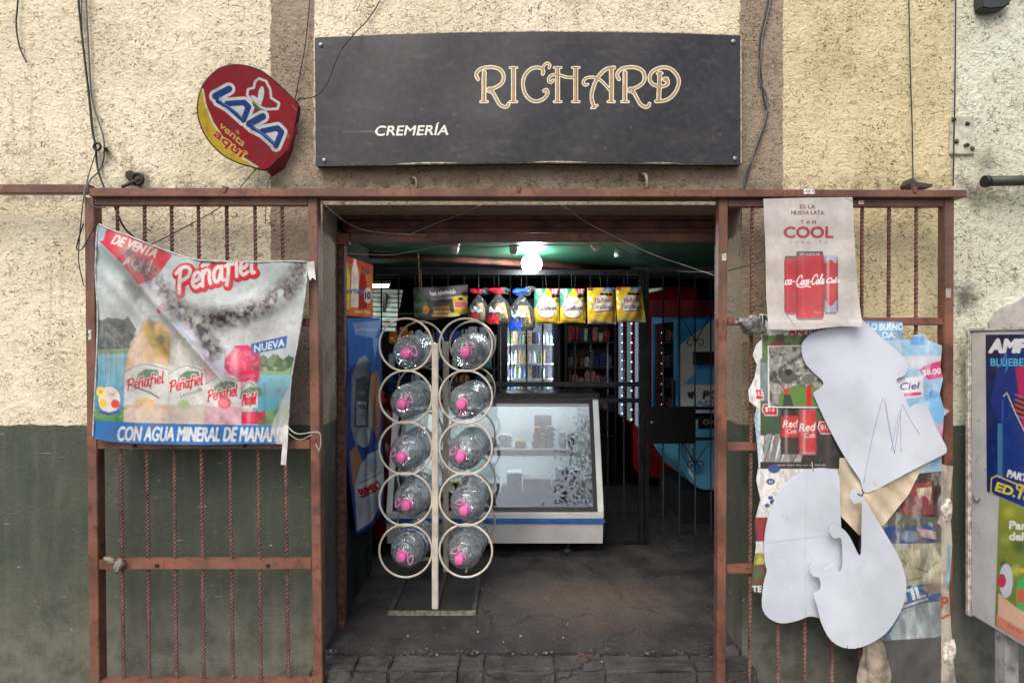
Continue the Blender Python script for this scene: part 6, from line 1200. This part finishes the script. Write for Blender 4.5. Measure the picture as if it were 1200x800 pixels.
# ------------------------------------------------------------------ room behind: drink fridges, shelves, coolers
ORD = 'first second third fourth fifth sixth seventh eighth ninth tenth eleventh twelfth thirteenth fourteenth fifteenth sixteenth seventeenth eighteenth nineteenth twentieth'.split()
def products(where, shelf_z, x0, x1, y, hmin, hmax, kinds, label, group, rng, wmin=.05, wmax=.075, depth=1):
    x = x0; cnt = {}
    while x < x1 - wmin * .8:
        w = rng.uniform(wmin, wmax); m_, shape = rng.choice(kinds); h = rng.uniform(hmin, hmax); kk = m_.name.split('_')[0] + ' ' + {'bottle': 'bottle', 'can': 'tin', 'pack': 'snack pack', 'carton': 'carton'}[shape]; cnt[kk] = cnt.get(kk, 0) + 1; lbl = f'{ORD[cnt[kk] - 1]} {kk} from the left on the {where}'
        k = (shape, m_.name, round(h, 2), round(w, 2))
        if shape == 'bottle': nm = 'bottle'; mb = MB().lathe([(0, 0), (w * .42, 0), (w * .44, h * .1), (w * .44, h * .58), (w * .36, h * .7), (w * .15, h * .84), (w * .15, h * .95), (w * .17, h * .95), (w * .17, h), (0, h)], 10, Matrix.Translation((x + w / 2, y, shelf_z)))
        elif shape == 'can': nm = 'can'; mb = MB().lathe([(0, 0), (w * .36, 0), (w * .44, h * .06), (w * .44, h * .92), (w * .36, h), (0, h)], 12, Matrix.Translation((x + w / 2, y, shelf_z)))
        elif shape == 'pack': nm = 'snack_pack'; mb = MB().box(x + .003, x + w - .003, y - .02, y + .02, shelf_z, shelf_z + h).bevel(min(.017, w * .2), 2)
        else: nm = 'carton'; mb = MB().box(x + .003, x + w - .003, y - .03, y + .03, shelf_z, shelf_z + h).bevel(.003, 1)
        solo(nm, mb, m_, lbl, {'bottle': 'bottle', 'can': 'can', 'pack': 'snack pack', 'carton': 'carton'}[shape], group); x += w
rs = random.Random(3)
fy = 3.8                                                    # dairy fridge, d = 7
fr = thing('drinks_fridge', 'lit fridge full of small bottles seen through the grille above the counter', 'fridge', (.22, fy + .3, FZ))
fx0, fx1 = -.07, .50
NAVY = mat('navy_fridge', (20, 26, 48), .4)
part('side_panel', MB().box(fx0 - .06, fx0 - .002, fy, fy + .6, FZ, 2.3), NAVY, fr); part('side_panel', MB().box(fx1 + .002, fx1 + .06, fy, fy + .6, FZ, 2.3), NAVY, fr); part('back_panel', MB().box(fx0, fx1, fy + .55, fy + .6, FZ, 2.3), mat('fridge_inner', (196, 202, 206), .4), fr); part('header', MB().box(fx0, fx1, fy, fy + .54, 2.05, 2.3), NAVY, fr); part('plinth', MB().box(fx0, fx1, fy, fy + .54, FZ, .4), NAVY, fr)
fsh = [2.05 - .28, 1.545, 1.37, 1.16, .95]
for xx in (fx0 - .03, fx1 - .018): part('door_frame', MB().box(xx, xx + .048, fy - .03, fy - .002, .4, 2.1), NAVY, fr)
for xx in (fx0 + .001, fx1 - .009): part('glow_strip', MB().box(xx, xx + .008, fy + .004, fy + .02, .5, 2.04), emat('fridge_led', (226, 240, 255), 55), fr)
KF = [(mat('white_milk', (222, 226, 232), .35, 0, .12, 40), 'bottle'), (mat('blue_yoghurt', (120, 150, 206), .35, 0, .4, 40), 'bottle'), (mat('lilac_yoghurt', (150, 140, 196), .35, 0, .3, 40), 'bottle'), (mat('dark_tub', (70, 70, 80), .4, 0, .4, 40), 'carton'), (mat('tan_carton', (190, 166, 120), .4, 0, .3, 40), 'carton'), (mat('green_juice', (130, 176, 110), .35, 0, .3, 40), 'bottle')]
LF = {'bottle': 'small dairy bottle on a shelf of the lit fridge', 'carton': 'small carton on a shelf of the lit fridge', 'can': 'can on a shelf of the lit fridge', 'pack': 'pack on a shelf of the lit fridge'}
for z, wh in zip(fsh, ('top', 'second', 'third', 'fourth', 'lowest')):
    part('shelf', MB().box(fx0 + .02, fx1 - .02, fy + .03, fy + .5, z - .012, z), WHITEP, fr)
    products(wh + ' shelf of lit fridge', z, fx0 + .03, fx1 - .03, fy + .09, .12, .155, KF[:3] + KF if z != 1.545 else KF[3:] + KF[:1], LF, 'bottles and cartons in the lit fridge', rs, .045, .062)
# snack racks at the back
LS = {k: f'{v} on the dim snack rack behind the grille' for k, v in dict(bottle='dark bottle', can='small can', pack='snack pack', carton='small carton').items()}
KS = [(mat('red_snack', (196, 50, 56), .3, 0, .4, 40), 'pack'), (mat('pink_snack', (220, 140, 140), .3, 0, .4, 40), 'pack'), (mat('brown_jar', (130, 92, 66), .3, 0, .4, 40), 'bottle'), (mat('cream_tin', (226, 216, 186), .35, 0, .3, 40), 'can'), (mat('dark_snack', (104, 86, 110), .35, 0, .4, 40), 'carton'), (DKB, 'carton')]
sr = thing('snack_rack', 'dark snack rack standing beside the lit fridge', 'shelf rack', (.9, 4.1, FZ))
for xx in (.62, 1.20): part('upright', MB().box(xx, xx + .03, 3.9, 4.3, FZ, 2.35), BLACK, sr)
for z in (.7, 1.0, 1.27, 1.50, 1.80, 2.08): 
    part('shelf', MB().box(.652, 1.198, 3.9, 4.3, z - .02, z), BLACK, sr)
    if z > .8: products({1.0: 'lowest', 1.27: 'fourth', 1.5: 'third', 1.8: 'second', 2.08: 'top'}[z] + ' shelf of dim snack rack', z, .66, 1.19, 3.96, .10, .2, KS, LS, 'goods on the dim snack rack', rs, .05, .08)
part('back_panel', MB().box(.652, 1.198, 4.28, 4.298, FZ, 2.35), mat('rack_back', (58, 52, 50), .7), sr)
LS2 = {k: f'{v} on the shelf behind the bottle rack' for k, v in dict(bottle='bottle', can='small tin', pack='bright snack pack', carton='blue and white carton').items()}
KS2 = [(BLU, 'carton'), (PAL, 'carton'), (PAL, 'pack'), (LILAC, 'carton'), (mat('orange_snack', (226, 136, 70), .35, 0, .4, 40), 'pack'), (TEAL, 'carton'), (DKB, 'carton'), (KS[2][0], 'bottle')]
s2 = thing('wall_shelf', 'black shelf of cartons behind the grille at the bottle rack side', 'shelf rack', (-.6, 3.4, FZ))
for xx in (-1.35, -.15): part('upright', MB().box(xx, xx + .03, 3.1, 3.4, FZ, 2.3), BLACK, s2)
for z in (1.0, 1.28, 1.52, 1.77, 2.1): 
    part('shelf', MB().box(-1.318, -.152, 3.1, 3.4, z - .02, z), BLACK, s2)
    if z < 2: products({1.0: 'lowest', 1.28: 'third', 1.52: 'second', 1.77: 'top'}[z] + ' shelf behind the bottle rack', z, -1.3, -.17, 3.15, .10, .19, KS2, LS2, 'goods on the shelf behind the bottle rack', rs, .06, .11)
# upper left: pale slats of light-coloured goods near the ceiling
ul = thing('plastic_blind', 'pale slatted plastic blind high up behind the bread banner', 'blind', (-1.6, 3.2, 2.0))
for k in range(9): part('slat', MB().prism([(-2.3, 3.0 + .05 * k, 1.93 + .055 * k), (-1.18, 2.9 + .05 * k, 1.90 + .052 * k), (-1.18, 2.93 + .05 * k, 1.935 + .052 * k), (-2.3, 3.03 + .05 * k, 1.965 + .055 * k)], (0, 0, .006)), mat('pale_slat', (206, 216, 206), .4, 0, .2, 9), ul)
ft = thing('tube_lamp', 'short lit white tube lamp high up behind the bread banner', 'tube lamp', (-1.36, 2.75, 2.33))
part('tube', MB().tube([(-1.62, 2.75, 2.34), (-1.22, 2.75, 2.35)], .016, 10), emat('tube_lit', (235, 248, 240), 22), ft); part('batten', MB().box(-1.64, -1.2, 2.73, 2.77, 2.362, 2.40), WHITEP, ft)
# red glass-door fridges along the right wall
RED = mat('red_fridge', (150, 22, 30), .3, 0, .12, 4); DARKGL = glass('dark_glass', (70, 80, 90), .02)
for i, (ya, yb) in enumerate(((3.25, 4.25), (4.30, 5.5))):
    rf = thing('red_fridge', ('nearer red drinks fridge with white light strips along the shop side', 'farther red drinks fridge with white light strips along the shop side')[i], 'fridge', (1.7, (ya + yb) / 2, FZ), 'red drinks fridges'); X0 = 1.38
    part('base', MB().box(X0, 2.0, ya, yb, .34, .85).bevel(.02), RED, rf); part('header', MB().box(X0 - .02, 2.0, ya, yb, 2.1, 2.38).bevel(.02), RED, rf); part('back_panel', MB().box(1.95, 2.0, ya, yb, .852, 2.098), mat('fridge_inner', (196, 202, 206)), rf)
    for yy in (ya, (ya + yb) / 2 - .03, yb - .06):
        part('door_frame', MB().box(X0, X0 + .05, yy, yy + .06, .852, 2.098), RED, rf); ls_ = part('glow_strip', MB().box(X0 - .004, X0 + .001, yy + .065, yy + .30, .87, 2.09), emat('fridge_strip', (150, 172, 184), .22), rf)  # band glows in place of lit, reflecting door glass; only the dots are lamps
        for z in np.arange(.9, 2.08, .11): part('led', MB().box(X0 - .010, X0 - .001, yy + .02, yy + .030, z, z + .010), emat('led_dot', (235, 244, 255), 4), ls_)
    part('side_panel', MB().box(X0 + .06, 1.94, ya + .001, ya + .03, .852, 2.098), RED, rf)
    for z in (.87, 1.2, 1.5, 1.8): part('shelf', MB().box(X0 + .12, 1.94, ya + .06, yb - .02, z - .012, z), GREY, rf)
solo('red_awning', MB().box(1.16, 2.2, 2.14, 2.3, 2.02, 2.16), mat('awning_red', (110, 22, 26), .5, 0, .2, 6), 'dark red fascia board above the blue cooler', 'fascia')
solo('white_lamp', MB().tube([PX(760, 341, 5.3), PX(778, 338, 5.3)], .016, 8), mat('lamp_white', (226, 222, 200), .4), 'short pale lamp tube above the dark red fascia', 'lamp')
# blue cooler at right, its side turned to the door
X1 = 1.50; ya, yb = 2.2, 3.15
bc = thing('blue_cooler', 'blue sports drink cooler behind the grille door', 'cooler', (1.85, 2.6, FZ))
CB = mat('cooler_blue', (64, 160, 214), .3, 0, .1, 4); CB2 = mat('cooler_light_blue', (106, 194, 230), .3, 0, .1, 4)
dC = ya + CD
cv = Cv(790, 355, 880, 500, 4, (176, 180, 176)); cv.poly([(790, 355), (850, 355), (840, 372), (818, 388), (800, 402), (790, 410)], (44, 128, 186)); cv.poly([(800, 450), (812, 440), (818, 424), (880, 424), (880, 452)], (60, 146, 196)); cv.rect(812, 412, 880, 428, (20, 22, 26)); cv.rect(816, 428, 880, 432, (40, 90, 140)); cv.text('POWER', 824, 467, 9, (30, 30, 36), .06, width=50, shear=.1, align='l'); cv.text('ADE', 829, 475, 6, (70, 120, 160), .05, width=26, align='c'); cv.poly([(805, 460), (815, 458), (812, 468), (807, 466)], (26, 26, 30)); cv.poly([(790, 492), (880, 478), (880, 500), (790, 500)], (180, 184, 182)); cv.grime(.2, 6, 2, (120, 130, 136), .5, .8); cv.c = np.minimum(cv.c * 1.7, .82)
part('side_panel', MB().box(X1 + .01, 2.25, ya + .003, ya + .03, 1.16, 2.06), mat('cooler_grey', (206, 212, 212), .4), bc)
part('side_print', sheet('side_print', cv, [(795, 366), (875, 366)], [(875, 366), (875, 482)], [(795, 482), (875, 482)], [(795, 366), (795, 482)], dC, .6), GLOSS, bc, 'white and blue sports drink print with dark lettering')
part('base', MB().prism([(X1 - .02, ya, 1.10), (X1 - .02, ya, .72), (X1 + .12, ya, .52), (X1 + .2, ya, .47), (2.25, ya, .47), (2.25, ya, 1.10)], (0, yb - ya, 0)).bevel(.02, 3), CB2, bc)
part('door_frame', MB().box(X1 - .03, X1 + .008, ya + .0, ya + .09, 1.12, 2.07), CB, bc); part('door_frame', MB().box(X1 - .03, X1 + .008, yb - .06, yb, 1.12, 2.07), CB, bc); part('door_frame', MB().box(X1 - .03, X1 + .008, ya + .092, yb - .062, 1.98, 2.07), CB, bc); part('door_glass', MB().box(X1 - .012, X1 - .006, ya + .092, yb - .062, 1.12, 1.978), DARKGL, bc); part('handle', MB().box(X1 - .055, X1 - .032, ya + .02, ya + .06, 1.1, 1.45).bevel(.006), BLACK2, bc)
part('top', MB().box(X1 - .03, 2.25, ya, yb, 2.072, 2.10), CB, bc); part('back_panel', MB().box(X1 + .02, 2.25, yb - .05, yb - .001, 1.102, 2.07), CB, bc)
for z in (1.3, 1.5, 1.72): part('shelf', MB().box(X1 + .03, 2.2, ya + .06, yb - .07, z - .012, z), GREY, bc)
for k in range(4): part('groove', MB().tube(smooth([(X1 + .03 + .03 * k, ya - .003, 1.0 - .05 * k), (X1 + .02 + .03 * k, ya - .004, .80), (X1 + .14 + .02 * k, ya - .003, .60 + .01 * k)], 6), .008, 6), CB, bc)
cv = Cv(810, 480, 880, 505, 4, (26, 28, 30)); cv.text('ON OFF', 824, 497, 5.6, (176, 180, 180), .03, align='l', width=36)
part('name_strip', sheet('name_strip', cv, [(818, 487), (872, 487)], [(872, 487), (872, 502)], [(818, 502), (872, 502)], [(818, 487), (818, 502)], dC - .012, .6), GLOSS, bc)
part('print_stripe', MB().prism([(X1 + .12, ya - .004, 1.08), (X1 + .17, ya - .004, 1.08), (X1 + .10, ya - .004, .82), (X1 + .13, ya - .004, .56), (X1 + .08, ya - .004, .62), (X1 + .06, ya - .004, .84)], (0, .002, 0)), mat('stripe_white', (206, 214, 216), .35), bc)
solo('pallet', MB().box(X1 + .05, 2.3, ya + .06, yb, FZ, .44), BLACK2, 'dark plinth under the blue cooler', 'plinth')
for k in range(3): solo('crate', MB().box(-2.2 + k * .42, -1.82 + k * .42, 2.6, 3.0, FZ, .46 + .2 * (k % 2)).bevel(.015), (RED, DKB, BLACK)[k], ('red drinks crate', 'navy drinks crate', 'black drinks crate')[k] + ' on the floor deep behind the bread banner', 'crate', 'crates at the back')
solo('gas_cylinder', MB().lathe([(0, 0), (.12, 0), (.13, .02), (.13, 1.0), (.10, 1.12), (.03, 1.16), (.03, 1.22), (0, 1.22)], 20, Matrix.Translation((-1.12, 1.95, FZ))), RED, 'tall red cylinder standing in the shadow behind the bread banner', 'cylinder')
# ------------------------------------------------------------------ the street tree that the counter glass mirrors
tr = thing('street_tree', 'leafy street tree across the pavement, mirrored in the counter glass', 'tree', (2.6, -11, 0))
part('trunk', MB().tube(smooth([(2.6, -11, 0), (2.62, -11.05, 1.4), (2.5, -11, 2.8), (2.7, -11.1, 4.2), (2.75, -11, 6.6)], 4), [.2 - .008 * i for i in range(17)], 10), mat('bark', (92, 80, 66), .9, 0, .3, 12, .4, bmp=.5), tr)
for dx, dy, dz in ((1.6, .3, 2.0), (-1.5, -.4, 1.8), (.8, 1.2, 1.9), (-.7, -1.0, 2.2), (-1.9, .6, .9), (2.0, -.5, 1.0)):
    part('limb', MB().tube(smooth([(2.55, -11, 3.0), (2.55 + dx * .4, -11 + dy * .4, 3.2 + dz * .5), (2.55 + dx, -11 + dy, 3.2 + dz)], 4), [.09, .085, .08, .07, .065, .06, .05, .04, .03], 7), _mats['bark'], tr)
n = 7000; ctr = RNG.normal(0, 1, (90, 3)) * np.array([1.0, 1.0, 1.0]) + np.array([3.6, -11, 6.5]); pick = RNG.integers(0, 90, n)
p = ctr[pick] + RNG.normal(0, .28, (n, 3)); a = RNG.normal(0, 1, (n, 3)); a /= np.linalg.norm(a, axis=1)[:, None]; b_ = np.cross(a, RNG.normal(0, 1, (n, 3))); b_ /= np.linalg.norm(b_, axis=1)[:, None]
s_ = RNG.uniform(.05, .09, (n, 1)); V = np.stack([p - a * s_, p + b_ * s_ * .45, p + a * s_, p - b_ * s_ * .45], 1).reshape(-1, 3)
me = bpy.data.meshes.new('crown'); me.from_pydata(V.tolist(), [], np.arange(4 * n).reshape(n, 4).tolist()); me.update()
lf, nt, bb_ = newmat('leaf_green'); gi = noise(nt, coord(nt), 3, 3); nt.links.new(mixc(nt, ramp(nt, gi, .35, .65), (62, 84, 40), (98, 122, 58)), bb_.inputs['Base Color']); bb_.inputs['Roughness'].default_value = .5
part('crown', me, lf, tr)
